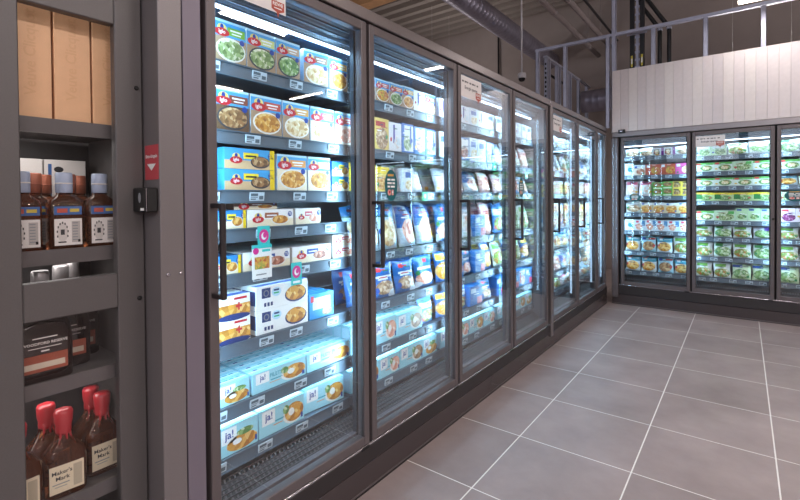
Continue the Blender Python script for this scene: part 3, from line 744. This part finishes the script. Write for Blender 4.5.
bag('b8', .17, .2, .05, 'd9a9a6', [('e', .5, .4, .42, .34, 'shrimp'), ('r', .4, .86, .3, .08, 'e8eef2')], 'pink shrimp bag', 'seafood_bag', .2)
bag('b9', .17, .14, .05, '2464ae', [('e', .5, .36, .44, .3, 'golden'), ('r', .4, .82, .3, .1, 'f0d43c')], 'blue potato bag, yellow stripe', 'potato_bag', .2)
s = MB()
for k in range(4): s.box(-.078, .078, .002+.014*k, .013+.014*k, 0, .118-.001*(k % 2), print_mat('pack_bx', '2d8fcc', [('r', .5, .6, .36, .24, 'd4ecf6'), ('e', .72, .22, .2, .16, 'bread'), ('r', .12, .8, .06, .12, 'c8303c')]))
design('bx', s, .16, .12, .06, 'ice_cream_pack', 'blue pack of wrapped bars', 'pack')
# short row packs
pcarton('r1', .125, .1, .05, 'e8d6c4', [('r', .5, .86, .5, .14, 'dfeaf0'), ('e', .6, .34, .36, .28, 'meat'), ('r', .2, .8, .1, .1, '2a55a8')], 'beige carton with meat picture')
pcarton('r2', .15, .1, .05, 'c4583c', [('r', .2, .82, .12, .12, 'e9f0f4'), ('e', .68, .4, .3, .34, 'paella')], 'red-brown carton', 'pizza_carton')
pcarton('r3', .15, .1, .05, 'd85a9a', [('r', .2, .82, .12, .12, 'e9f0f4'), ('e', .7, .4, .28, .34, 'cream')], 'pink carton with cream picture', 'pastry_carton')
pcarton('r4', .11, .075, .05, '5aa83c', [('e', .5, .62, .42, .3, 'bread'), ('r', .5, .12, .4, .08, 'e4eed0')], 'green carton with bread picture', 'pastry_carton')
pcarton('r5', .095, .075, .05, 'e0c24a', [('e', .5, .5, .4, .34, 'bread'), ('r', .4, .86, .3, .1, '5a4a2a')], 'mustard carton', 'pastry_carton')
pcarton('r6', .115, .12, .05, 'd8c4a0', [('r', .5, .88, .5, .12, 'e8eef0'), ('e', .5, .42, .44, .34, 'golden'), ('r', .2, .88, .1, .08, '2a55a8'), ('r', .5, .06, .3, .05, 'c8603c')], 'tan carton with golden picture', 'pastry_carton')
pcarton('r7', .105, .12, .05, 'dce8f0', [('r', .85, .7, .15, .24, '4a86b8'), ('e', .45, .36, .3, .3, 'shrimp'), ('r', .3, .84, .14, .1, 'd8485c')], 'pale carton with rosy picture', 'pastry_carton')
pcarton('r8', .12, .16, .05, 'dfe6ea', [('r', .35, .5, .26, .34, '3a4a38'), ('e', .35, .5, .2, .26, 'cream'), ('r', .88, .5, .12, .5, '7a1f8a'), ('e', .4, .12, .2, .1, 'golden')], 'white carton with purple edge')
pcarton('r9', .095, .14, .05, 'dfeef0', [('e', .6, .5, .26, .2, '2f8a96'), ('r', .4, .86, .3, .08, 'c8d8e0')], 'white carton with teal drop', 'pastry_carton')
pcarton('g1', .18, .085, .05, 'e6efe2', [('r', .5, .88, .5, .12, '5fae50'), ('e', .62, .4, .34, .34, 'salad'), ('e', .62, .4, .2, .2, 'cream'), ('r', .2, .86, .12, .1, 'd83a3a')], 'white-green flat carton', 'vegetable_carton')
pcarton('g2', .19, .085, .05, 'c4dc9c', [('r', .5, .86, .5, .14, 'f0d838'), ('e', .6, .36, .36, .3, 'salad'), ('r', .22, .5, .16, .3, '1f7a3a')], 'yellow-green flat carton', 'vegetable_carton')
pcarton('g3', .105, .12, .05, 'c4e4b4', [('r', .3, .88, .2, .08, '3a6ab0'), ('e', .5, .36, .34, .2, 'salad'), ('r', .5, .04, .5, .05, 'e8f0d8')], 'light green square carton', 'vegetable_carton')
pcarton('g4', .19, .09, .05, 'cfe6c4', [('e', .5, .4, .44, .36, 'green'), ('r', .8, .8, .14, .14, '4aa84a')], 'pale green flat carton', 'vegetable_carton')
pcarton('g5', .13, .12, .05, 'f0e4ee', [('e', .6, .34, .4, .3, 'berry'), ('r', .4, .84, .2, .08, 'd03a4a')], 'white berry carton', 'berry_carton')
pcarton('g6', .13, .13, .05, 'cfe8c4', [('r', .5, .8, .4, .14, 'f0f4ec'), ('e', .6, .36, .34, .3, 'salad')], 'green herb carton', 'vegetable_carton')
bag('v1', .16, .125, .06, 'e6eaea', [('e', .5, .36, .42, .3, 'mushroom')], 'white mushroom bag', 'mushroom_bag', .25)
bag('v2', .17, .15, .06, 'dcebe4', [('e', .5, .4, .46, .36, 'salad'), ('r', .3, .85, .2, .08, '3a9a4a')], 'clear broccoli bag', 'vegetable_bag', .25)
bag('v3', .17, .14, .06, 'e2e8e4', [('e', .5, .34, .44, .3, 'mixveg'), ('r', .4, .82, .3, .1, '78b850')], 'white bag of mixed vegetables', 'vegetable_bag', .25)
bag('v4', .18, .16, .06, 'd2e8bc', [('r', .3, .86, .26, .08, '2a55a8'), ('e', .5, .36, .42, .32, 'salad')], 'bright green pea bag', 'vegetable_bag', .2)
bag('v5', .16, .14, .06, 'dbe8ee', [('r', .5, .82, .5, .16, '4aa0b8'), ('e', .5, .36, .42, .3, 'golden'), ('r', .3, .86, .1, .08, 'eef2f4')], 'blue-topped pastry bag', 'snack_bag', .25)
bag('v6', .16, .15, .06, '9fcfe0', [('e', .5, .38, .4, .3, 'bread'), ('r', .2, .84, .12, .08, '2a4a9a'), ('r', .7, .84, .2, .06, 'c83a3a')], 'light blue baguette bag', 'snack_bag', .25)
bag('v7', .16, .13, .06, 'f0dfe4', [('e', .5, .4, .4, .3, 'fish'), ('r', .5, .84, .4, .1, 'e0708c')], 'pale pink snack bag', 'snack_bag', .25)
bag('v8', .17, .15, .06, 'dfe4ec', [('e', .5, .4, .44, .34, 'salad'), ('r', .75, .8, .2, .16, '5a3a9a')], 'green bag with violet patch', 'vegetable_bag', .2)
bag('v9', .19, .19, .07, 'f0f2ea', [('e', .5, .5, .46, .36, 'salad'), ('e', .5, .68, .3, .16, 'cream')], 'big white cauliflower bag', 'vegetable_bag', .15)

SHELFW = ['top', 'second', 'third', 'fourth', 'fifth', 'sixth', 'seventh', 'bottom']
COUNT = [0]
def fill_row(case, levels, bay, li, x0, x1, entries, rowname, fit=None):
    """entries: (design, deep, stack, gap_before[, yaw_deg, y_offset])"""
    n = len(levels); sh = 'bottom' if li == n-1 else SHELFW[li]
    z = levels[li]+.0275; x = x0; M = case.matrix_basis; rz = case.rotation_euler[2]
    tot = sum(DES[e[0]]['w']+e[3]+.003 for e in entries); ex = 0
    sx = 1
    if fit:
        g = sum(e[3]+.003 for e in entries); sx = min(1.3, max(.85, (x1-x0-g)/(tot-g))); ex = max(0, (x1-x0-g-(tot-g)*sx)/len(entries))
        clear = (levels[li-1]-.03 if li else fit)-z
    seen = {}
    for k, e in enumerate(entries):
        d = DES[e[0]]; x += e[3]+ex; sz = 1; dw = d['w']*sx
        if fit:
            sz = min((1.5 if d['cat'] == 'bag' else 1.35)*e[2], clear*(random.uniform(.86, .93) if d['cat'] == 'bag' else random.uniform(.78, .84))/d['h'])
            if e[0][0] == 'j': sz = min(sz, 1.12)
        if x+dw > x1+.002: break
        yaw = math.radians(e[4]) if len(e) > 4 else 0
        yo = e[5] if len(e) > 5 else 0
        seen[k] = 1
        for bk in range(e[1]):
            for sk in range(e[2]):
                p = M @ Vector((x+dw/2+(random.uniform(-.0008, .0008) if bk else 0), .157+yo+bk*(d['d']+.0025), z+sk*(d['h']*sz/e[2]+.0012 if fit else d['h']+.0012)))
                o = inst(d['me'], d['name'], None, p, rz+yaw); o.scale = (sx*(.97 if d['cat'] == 'bag' else 1), 1, sz/(e[2] if fit else 1))
                words = d['look']+', '
                if bk: words += ORD[bk]+' back, '
                if e[2] > 1: words += ('lower ', 'upper ', 'topmost ')[sk]
                words += '%s from left, %s shelf, %s' % (ORD[k], sh, rowname)
                tag(o, words, d['cat'], 'packs behind the '+rowname); COUNT[0] += 1
        x += dw+.003

# ---- first door, hand set
B0 = LYS
R = {0: [('m1', 1, 1, .0), ('m2', 2, 1, .002), ('m3', 2, 1, .002), ('m4', 2, 1, .03, -7, .004), ('m5', 2, 1, .008), ('m6', 1, 1, .0)],
     1: [('p1', 1, 1, 0), ('p2', 2, 1, .006), ('p3', 2, 1, .004), ('p4', 2, 1, .004), ('p5', 2, 1, .004)],
     2: [('f1', 2, 2, .038), ('p6', 2, 1, .012), ('p7', 2, 1, .006), ('f6', 2, 2, .01)],
     3: [('f6', 2, 1, .0), ('f2', 3, 1, .004), ('f4', 2, 1, .012)],
     4: [('f6', 2, 1, -.025), ('f5', 3, 1, .008), ('f5', 4, 1, .012), ('f7', 4, 2, .012)],
     5: [('n1', 3, 2, .0), ('n2', 4, 2, .026), ('bx', 3, 1, .006), ('b2', 4, 1, .0)],
     6: [('j2', 8, 1, .0), ('j1', 8, 1, .01), ('j1', 8, 1, .004)],
     7: [('j3', 3, 1, .0), ('j4', 4, 1, .004), ('j4', 4, 1, .018, -5, .012)]}
for li, ent in R.items():
    fill_row(caseA, LV, 0, li, .945-B0, xsA[1]+.108 if li < 5 else xsA[1]+.03, ent, 'first long-row door')
# thin carton lying on the fish cartons of the fourth shelf
p = caseA.matrix_basis @ Vector((1.135-B0, .17, LV[3]+.0275+.0735))
tag(inst(DES['f3']['me'], 'fish_carton', None, p, PI/2), 'thin brown carton lying on top of fish cartons, fourth shelf, first long-row door', 'carton', 'packs behind the first long-row door')
# ---- doors two to seven of the long row
LONG = [
 {0: ['m7', 'm6', 'm8', 'm5', 'c3', 'm4'], 1: ['c1', 'c2', 'c3', 'c4', 'c5', 'c4'], 2: ['c7', 'c7', 'b6', 'c6', 'b7', 'b7'], 3: ['b5', 'b5', 'b4', 'b4'],
  4: ['b1', 'b1', 'b1', 'b2'], 5: ['j7', 'j6', 'j5', 'b3'], 6: ['j4', 'j6', 'j5', 'j3']},
 {0: ['c3', 'c6', 'c3', 'c6', 'c3', 'c6'], 1: ['c6', 'c6', 'c5', 'c6', 'c6', 'c4'], 2: ['b6', 'b8', 'b4', 'b8'], 3: ['b2', 'b8', 'b7', 'c9', 'b8'],
  4: ['b9', 'c8', 'b2', 'c9', 'b9'], 5: ['b9', 'b3', 'c9', 'b1'], 6: ['j6', 'j6', 'j4', 'j6']},
 {0: ['c6', 'c3', 'c4', 'c3', 'c6', 'c6'], 1: ['b7', 'b6', 'b7', 'b8'], 2: ['b8', 'b6', 'c8', 'b4'], 3: ['b3', 'b9', 'v2', 'v3'],
  4: ['v3', 'b9', 'v3', 'b9'], 5: ['c9', 'c8', 'c9', 'c8', 'c9'], 6: ['j6', 'j6', 'j4', 'j3']},
 {0: ['b6', 'b7', 'b6', 'b7', 'b6'], 1: ['v3', 'b6', 'v1', 'b7', 'b6'], 2: ['r2', 'r1', 'r6', 'r2', 'r6'], 3: ['c4', 'c5', 'c1', 'c2', 'c5'],
  4: ['v5', 'v6', 'v2', 'v5'], 5: ['b8', 'r2', 'b6', 'b8'], 6: ['v1', 'v7', 'v1', 'v3']},
 {0: ['b7', 'b6', 'b7', 'b6', 'b7'], 1: ['v1', 'v2', 'v3', 'v1'], 2: ['r6', 'r2', 'r6', 'r1', 'r6'], 3: ['c2', 'c5', 'c4', 'c1', 'c7'],
  4: ['b5', 'v6', 'v5', 'v5'], 5: ['b4', 'b6', 'b7', 'b4'], 6: ['v7', 'v1', 'v3', 'v7']},
 {0: ['b6', 'b7'], 1: ['b4', 'v1'], 2: ['r2', 'r6', 'r6'], 3: ['c5', 'c4', 'c2'], 4: ['v6', 'v5'], 5: ['r6', 'r7', 'r6'], 6: ['v5', 'v6']}]
for q, rows in enumerate(LONG):
    case, xs, bay = (caseA, xsA, q+1) if q < 3 else (caseB, xsB, q-3)
    for li, keys in rows.items():
        ent = []
        for k, key in enumerate(keys):
            bagp = DES[key]['cat'] == 'bag'
            low = li >= 4
            deep = (4 if low else 2) if q < 2 and not bagp else (2 if q < 4 else 1)
            if key[0] == 'j': deep = 5 if q == 0 else 3
            yaw = random.uniform(-3.5, 3.5) if bagp else random.uniform(-1, 1)
            if bagp and deep > 1: deep = 2
            ent.append((key, deep, 1, .0, yaw, .006 if bagp else 0))
        xa = (xs[bay]+(.113 if q == 0 and li < 4 else .02)) if bay else .085
        fill_row(case, LV2, bay, li, xa, xs[bay+1]-.012, ent, ORD[q+1]+' long-row door', 2.12)
# ---- the short row
SHORT = [
 {0: ['v1', 'v1', 'r8', 'r8', 'v1'], 1: ['r9', 'r1', 'r2', 'r2', 'r3'], 2: ['v7', 'v7', 'r4', 'r4', 'r5', 'r5'], 3: ['v1', 'r6', 'r6', 'r6', 'r6'],
  4: ['r9', 'r7', 'r7', 'r7', 'r7', 'r7'], 5: ['v5', 'v6', 'v5', 'v3'], 6: ['v5', 'v5', 'v6', 'v5']},
 {0: ['g6', 'g6', 'v3', 'v9'], 1: ['g1', 'g1', 'g4', 'g1'], 2: ['g1', 'g1', 'g1', 'g1'], 3: ['g2', 'g2', 'g2', 'g2'],
  4: ['g1', 'g4', 'g3', 'g3', 'g3'], 5: ['v3', 'v2', 'v3', 'v8'], 6: ['v3', 'v2', 'v3', 'v2'], 7: ['v3', 'v3', 'v4', 'v4']},
 {0: ['v2', 'v8', 'v2', 'v3'], 1: ['g1', 'g4', 'g1', 'g1'], 2: ['v5', 'g1', 'v5', 'g1'], 3: ['g4', 'g4', 'g2', 'g1'],
  4: ['g5', 'g5', 'g5', 'g5', 'g5'], 5: ['v3', 'v3', 'v2', 'v3'], 6: ['v3', 'v2', 'v3', 'v8'], 7: ['v4', 'v8', 'v4', 'v4']},
 {0: ['v3', 'v1', 'v2', 'v3'], 1: ['g4', 'g1', 'g4', 'g1'], 2: ['r2', 'g1', 'r2', 'r2'], 3: ['g2', 'g1', 'g2', 'g2'],
  4: ['g5', 'g3', 'g5', 'g3', 'g5'], 5: ['v5', 'v3', 'v2', 'v3'], 6: ['v6', 'v2', 'v3', 'v8'], 7: ['v4', 'v5', 'v4', 'v3']},
 {0: ['v1', 'v1', 'v3', 'v1'], 1: ['r2', 'r1', 'r2', 'r3', 'r1'], 2: ['r6', 'r6', 'r6', 'r6', 'r6'], 3: ['g1', 'g4', 'g1', 'g1'],
  4: ['r7', 'r7', 'r7', 'r7', 'r7'], 5: ['v5', 'v6', 'v5', 'v6'], 6: ['v3', 'v3', 'v8', 'v2'], 7: ['v5', 'v4', 'v5', 'v4']}]
for q, rows in enumerate(SHORT):
    lv = RA if q == 0 else RB
    for li, keys in rows.items():
        ent = []
        for key in keys:
            bagp = DES[key]['cat'] == 'bag'
            stack = 2 if key in ('r4', 'r5') else 1
            ent.append((key, 1 if q > 2 else 2, stack, 0, random.uniform(-3.5, 3.5) if bagp else 0, .006 if bagp else 0))
        fill_row(caseC, lv, q, li, xsC[q]+.03, xsC[q+1]-.012, ent, ORD[q]+' short-row door', 2.07)
print('products', COUNT[0])

# shelf-edge promotion tabs
TURQ = mat('promo_turquoise', '35c3c0', .4); MAG = mat('promo_magenta', 'd8308c', .4)
def wobbler(case, x, z, label, kind):
    o = empty('shelf_tab'); o.matrix_world = case.matrix_basis @ Matrix.Translation((x, .136, z)); tag(o, label, 'shelf tab', 'promotion tabs on the shelf edges')
    s = MB()
    if kind == 'phone':
        s.box(-.03, .03, -.001, .0, -.05, .05, TURQ); s.build('card', o)
        s = MB(); s.pe(0, .008, .024, .028, -.0014, MAG); s.pe(0, .008, .013, .016, -.0018, WHITE, 12); s.pe(.004, .012, .009, .012, -.0022, MAG, 12); s.pr(-.02, .02, -.042, -.032, -.0014, WHITE); s.build('print', o)
    elif kind == 'leaflet':
        s.box(-.048, .048, -.0015, .0, -.07, .07, WHITE); s.box(-.048, .048, -.002, -.0015, .055, .07, TURQ); s.build('card', o)
        s = MB(); s.pe(-.03, .045, .014, .014, -.0024, MAG, 12); s.pr(.0, .04, .04, .05, -.0024, TURQ)
        s.pr(-.036, .036, -.03, .02, -.0022, food_mat('paella', 90)); s.pr(-.03, .02, -.055, -.05, -.0022, GREYP); s.build('print', o)
    else:
        s.box(-.032, .032, -.001, .0, -.028, .028, GREENP); s.build('card', o)
        s = MB(); s.pe(0, 0, .014, .014, -.0014, WHITE, 12); s.build('print', o)
wobbler(caseA, 1.145-B0, 1.262, 'turquoise tab with magenta circle above the hanging leaflet', 'phone')
wobbler(caseA, 1.135-B0, 1.165, 'white hanging leaflet with food picture on the first door shelf edge', 'leaflet')
wobbler(caseA, 1.315-B0, 1.09, 'turquoise tab with magenta circle on the fifth shelf edge', 'phone')
wobbler(caseA, 2.34-B0, 1.434, 'bright green tab on the third shelf of the second long-row door', 'green')
wobbler(caseA, 3.34-B0, 1.667, 'bright green tab on the second shelf of the third long-row door', 'green')
wobbler(caseA, 4.0-B0, 1.62, 'bright green tab inside the fourth long-row door', 'green')
# ================================================================== LIQUOR CABINET (local: x along the row, front at y = 0)
LX, LY0 = -1.554, -.32
CGLASS = glass_mat('cabinet_glass', .022, (.99, .99, .99))
lc = empty('liquor_cabinet', (LX, LY0, 0), PI/2); tag(lc, 'dark grey locked liquor cabinet with glazed door beside the freezers', 'cabinet')
CAB = mat('cabinet_grey', '605c5c', .45, .3, noise=.05, nscale=250); CABI = mat('cabinet_inside', '3a3637', .5)
oa, ob = .349-LY0, .583-LY0; LW = .664-LY0
s = MB(); s.box(0, LW, .42, .44, 0, 2.5, CABI); s.box(0, .02, .04, .42, 0, 2.5, CAB); s.box(LW-.018, LW, .04, .42, 0, 2.5, CAB); s.box(.02, LW-.019, .04, .42, 2.44, 2.5, CAB); s.box(.02, LW-.019, .04, .42, 0, .12, CAB)
s.build('carcass', lc)
s = MB()
s.cbox(0, oa, 0, .035, .05, 2.45, CAB, .003); s.cbox(ob, LW-.002, 0, .035, .05, 2.45, CAB, .003)
s.cbox(oa, ob, .0005, .035, 1.088, 1.194, CAB, .003); s.cbox(oa, ob, .0005, .035, 1.968, 2.45, CAB, .003); s.cbox(oa, ob, .0005, .035, .05, .16, CAB, .003)
ld = s.build('door', lc)
for z0, z1 in ((.158, 1.09), (1.192, 1.97)):
    s = MB(); s.box(oa-.004, ob+.004, .015, .019, z0, z1, CGLASS); s.build('glass', ld)
for z in (1.783, 1.106):
    s = MB(); s.lathe([(.0075, 0), (.007, .003), (.004, .0055)], BLACK, 12); o = s.build('screw', ld); o.location = (.645-LY0, 0, z); o.rotation_euler = (PI/2, 0, 0)
s = MB(); s.cbox(.629-LY0, .6645-LY0, -.095, -.0005, 1.385, 1.462, BLACK, .004); s.box(.6285-LY0, .63-LY0, -.096, -.094, 1.388, 1.459, STEEL)  # thin steel strip stands in for a highlight along the lock's front edge
xk = .6284-LY0
s.face([(xk, -.08, 1.39), (xk, -.055, 1.39), (xk, -.055, 1.398), (xk, -.08, 1.398)][::-1], WHITE)
s.face([(xk, -.05+.01*math.cos(q*PI/6), 1.43+.016*math.sin(q*PI/6)) for q in range(12)], GREYP); lk = s.build('lock', lc)
SHZ = [1.65, 1.268, .888, .525]
for z in SHZ:
    s = MB(); s.box(.03, LW-.022, .055, .41, z-.012, z, CAB); s.box(.03, LW-.022, .048, .056, z-.032, z+.012, mat('shelf_lip_grey', '6a6667', .35, .4)); s.build('shelf', lc)
for z in SHZ[:3]:
    area('cabinet_light', (.45, .2, z-.02), (0, .1, -1), .8, .1, 1.6, (1, .96, .92), lc)
area('cabinet_light', (.45, .052, 2.40), (0, .25, -1), .8, .02, 13, (1, .96, .92), lc)  # lamp put at the front top to brighten the gift boxes
# beige gift boxes on the top shelf
BOXM = mat('gift_box_apricot', 'e4b48a', .5, noise=.03, nscale=40); EMB = mat('gift_box_emboss', 'dcab80', .4)
def lput(o, ly, depth, z, lean=0):
    o.matrix_world = lc.matrix_basis @ Matrix.Translation((ly-LY0, depth, z)) @ Matrix.Rotation(lean, 4, 'Z'); return o
s = MB(); s.cbox(-.047, .047, 0, .095, 0, .42, BOXM, .0015)
v, f, tw, th = text_geo('Veuve Clicquot'); kk = .25/tw
for dy, dz, mm_ in ((-.0004, 0, EMB),):
    s.raw([(-b_*kk, dy, .2+a_*kk) for a_, b_ in v], f, mm_)
_g = s.build('gift_box'); gbm = _g.data; bpy.data.objects.remove(_g)
for k, (y, lab) in enumerate(((.395, 'leftmost apricot bottle gift box in the liquor cabinet'), (.495, 'middle apricot bottle gift box in the liquor cabinet'), (.594, 'rightmost apricot bottle gift box, partly behind the cabinet stile'))):
    tag(lput(inst(gbm, 'gift_box'), y, .075, SHZ[0]+.0005), lab, 'gift box', 'apricot gift boxes on the top shelf')
WHISK = mat('amber_whisky_glass', '63301f', .06, 0, coat=.5); 
_b = WHISK.node_tree.nodes['Principled BSDF']; _b.inputs['Base Color'].default_value = (*srgb('a8603c'), 1); _b.inputs['Transmission Weight'].default_value = .88; _b.inputs['Roughness'].default_value = .02; _b.inputs['IOR'].default_value = 1.33
DKW = mat('dark_whisky_glass', '1f0f0d', .06, 0, coat=.5)
CLEAR = mat('clear_glass_grey', '5b4c48', .08, coat=.4)
COPPER = mat('copper_cap', 'a9634c', .4, .3); PALEC = mat('pale_blue_cap', 'aab7d0', .4); WAX = mat('red_wax', 'b8323a', .3, coat=.5)
LABW = mat('bottle_label_white', 'e4dfdc', .5); LABC = mat('bottle_label_cream', 'e2d3b8', .6); LABB = mat('neck_label_blue', '3a63a0', .5)
def bottle(kind):
    """list of (part name, MB)"""
    if kind in ('tallpale', 'tallcopper'):
        b = MB(); b.lathe([((.038, 5), 0), ((.041, 5), .004), ((.041, 5), .135), ((.036, 4), .155), ((.024, 3), .166), ((.019, 2), .172), ((.0185, 2), .185)], WHISK, 24, sx=1.08, sy=.8)
        c = MB(); c.lathe([(.0205, .178), (.022, .18), (.022, .236), (.02, .24)], PALEC if kind == 'tallpale' else COPPER, 18)
        c.lathe([(.0226, .205), (.0226, .209)], LABW if kind == 'tallpale' else COPPER, 18)
        l = MB(); l.box(-.035, .035, -.0345, -.033, .02, .1, LABW); l.pr(.008, .03, .028, .092, -.0349, mat('label_grey_text', 'b5afac', .6)); l.pe(-.015, .06, .014, .03, -.0349, mat('label_grey_text2', 'cfc9c5', .6), 14); l.pr(-.02, -.01, .052, .068, -.0352, DARK); l.pr(-.026, -.006, .028, .032, -.0349, DARK)
        for q in range(9):
            a_ = math.radians(200-q*27.5); ex, ez = -.015+.0135*math.cos(a_), .058+.03*math.sin(a_)
            l.pr(ex-.0016, ex+.0016, ez-.0032, ez+.0032, -.0353, DARK)
        for q in range(7): l.pr(.01, .024, .034+q*.0085, .037+q*.0085, -.0352, GREYP); l.pr(.024, .03, .028, .036, -.0352, DARK)
        n = MB(); n.box(-.035, .035, -.0345, -.033, .112, .137, LABB); n.pr(-.028, -.002, .118, .131, -.0349, mat('neck_red', 'b8503e', .5)); n.pr(.004, .028, .12, .13, -.0349, mat('neck_yellow', 'c9b24a', .5))
        return [('bottle_glass', b), ('cap', c), ('label', l), ('neck_label', n)]
    if kind == 'flask':
        b = MB(); b.lathe([((.062, 5), 0), ((.068, 5), .006), ((.07, 4), .12), ((.066, 3), .165), ((.05, 2.5), .19), ((.026, 2), .21), ((.018, 2), .235), ((.018, 2), .285)], DKW, 28, sx=1.08, sy=.55)
        c = MB(); c.lathe([(.019, .27), (.022, .274), (.022, .322), (.02, .326)], mat('flask_stopper', 'b4aeb0', .3, .5), 18)
        l = MB(); y = -.0395
        l.pr(-.055, .055, .035, .085, y, mat('label_orange_brown', '9a4a34', .5)); l.pr(-.05, .048, .045, .062, y-.0003, mat('label_tan', 'd0c0ae', .5)); l.pt('WOODFORD RESERVE', 0, .118, .11, .012, y, LABW); l.pr(-.03, .03, .132, .135, y, LABW); l.pr(-.04, .04, .104, .106, y, LABW); l.pr(-.01, .01, .093, .097, y, LABW)
        return [('bottle_glass', b), ('stopper', c), ('label', l)]
    b = MB(); b.lathe([((.046, 4), 0), ((.05, 4), .006), ((.05, 4), .105), ((.046, 3.5), .13), ((.032, 3), .152), ((.021, 2.2), .17), ((.0175, 2), .185), ((.0175, 2), .225)], WHISK, 26, sx=1.1, sy=.75)
    c = MB(); c.lathe([(.018, .18), (.0205, .19), (.0205, .205), (.0235, .218), (.025, .246), (.022, .254), (.012, .257)], WAX, 20)
    for a_, ln in ((-2.2, .05), (-1.3, .035), (-.6, .055), (.6, .03), (2.0, .045), (3.0, .04)):
        pts = []
        for q in range(6):
            z = .2-ln*q/5; r = .0165 if z > .172 else .0165+(.172-z)*.55; pts.append((r*math.cos(a_)*1.02, r*math.sin(a_)*(1.02 if z > .172 else .86), z))
        c.tube(pts, [.0042, .004, .0036, .0034, .0034, .0022], WAX, 7)
    l = MB(); y = -.0378
    l.box(-.043, .043, y, y+.002, .018, .1, LABC); l.pt("Maker's", -.012, .08, .05, .014, y-.0004, DARK); l.pt('Mark', -.01, .062, .035, .014, y-.0004, DARK); l.pr(.016, .038, .026, .092, y-.0004, mat('label_fine_print', 'b9ac96', .6)); l.pr(-.036, .006, .044, .047, y-.0004, GREYP); l.pr(-.03, .0, .036, .038, y-.0004, GREYP)
    return [('bottle_glass', b), ('wax_cap', c), ('label', l)]
BT = {}
def put_bottle(kind, y, depth, z, name, label, group, turn=0):
    o = empty(name); lput(o, y, depth, z, turn); tag(o, label, 'bottle', group)
    if kind not in BT:
        BT[kind] = []
        for n_, mb_ in bottle(kind): ch = mb_.build(n_, o); BT[kind].append((n_, ch.data))
    else:
        for n_, me in BT[kind]: inst(me, n_, o)
Z1 = SHZ[1]+.0005
g1 = 'amber bottles on the middle shelf of the liquor cabinet'
for y, dp, kd, lab in ((.372, .105, 'tallpale', 'pale-capped whisky bottle at the left of the upper front row'), (.476, .105, 'tallpale', 'pale-capped whisky bottle in the middle of the upper front row'), (.572, .105, 'tallpale', 'pale-capped whisky bottle at the right of the upper front row'),
        (.421, .19, 'tallcopper', 'copper-capped whisky bottle behind, left in the upper second row'), (.511, .19, 'tallcopper', 'copper-capped whisky bottle behind, centre of the upper second row'), (.6, .19, 'tallpale', 'pale-capped whisky bottle behind, right in the upper second row'),
        (.47, .28, 'tallcopper', 'copper-capped whisky bottle at the back left of its shelf'), (.568, .28, 'tallcopper', 'copper-capped whisky bottle at the back right of its shelf')):
    put_bottle(kd, y, dp, Z1, 'whisky_bottle', lab, g1)
for k, (y, lab) in enumerate(((.42, 'plain white bottle carton at the back left behind whisky bottles'), (.545, 'plain white bottle carton at the back right behind whisky bottles'))):
    s = MB(); s.cbox(-.06, .06, 0, .08, 0, .295, LABW, .001); s.pe(-.02, .262, .014, .01, -.0004, DARK, 12); s.pr(.0, .04, .225, .232, -.0004, GREYP); s.pr(-.05, -.04, .1, .28, -.0004, LABB)
    tag(lput(s.build('bottle_carton'), y, .325, Z1), lab, 'carton', 'white cartons behind the amber bottles')
Z2 = SHZ[2]+.0005; g2 = 'dark flask bottles in the liquor cabinet'
for y, dp, lab in ((.415, .115, 'front dark flask bottle with orange-brown label and white lettering'), (.49, .2, 'second dark flask bottle standing behind the lettered one'), (.545, .285, 'third dark flask bottle further back on its shelf'), (.54+.02, .37-.005, 'rearmost dark flask bottle on its shelf')):
    put_bottle('flask', y, dp, Z2, 'whisky_flask', lab, g2, 0)
Z3 = SHZ[3]+.0005; g3 = 'red wax bottles on the lower shelf'
for y, dp, lab, tn in ((.352, .11, 'red-wax bottle cut by the left cabinet stile', 0), (.467, .115, 'front red-wax bottle with whole cream label', -.1), (.445, .2, 'red-wax bottle hidden behind the front one', .1), (.598-.012, .155, 'red-wax bottle nearest the right stile, foremost there', .0), (.58, .235, 'red-wax bottle behind the one at the right stile', .0)):
    put_bottle('wax', y, dp, Z3, 'wax_sealed_bottle', lab, g3, tn)
# post between cabinet and freezers, with its rivets
ep = empty('end_post', (-1.45, .666, 0), PI/2); tag(ep, 'tall grey sheet-metal post between liquor cabinet and freezers', 'post')
POST = mat('post_grey', '7c7677', .4, .3, noise=.04, nscale=250)
s = MB(); s.cbox(0, .075, 0, .5, 0, 2.5, POST, .002); s.build('post_body', ep)
for x in (.022, .063):
    for z in (1.186, .6, 1.9):
        if z == 1.186: s = MB(); s.lathe([(.0065, 0), (.006, .0025), (.003, .0042)], STEEL, 12); o = s.build('rivet', ep); o.location = (x, 0, z); o.rotation_euler = (PI/2, 0, 0)
bs_ = empty('bell_sticker', (-1.5005, .6655, 1.488)); tag(bs_, 'small red sticker with white lettering and arrow above the lock', 'sticker')
STK = mat('sticker_red', 'c44a52', .45)
s = MB(); s.box(-.045, .045, -.001, 0, 0, .11, STK); s.build('backing', bs_)
s = MB(); s.pt('Bitte klingeln', 0, .073, .078, .02, -.0014, WHITE); s.build('lettering', bs_)
s = MB(); s.face([(-.03, -.0014, .05), (0, -.0014, .028), (.03, -.0014, .05)], WHITE); s.build('arrow', bs_)
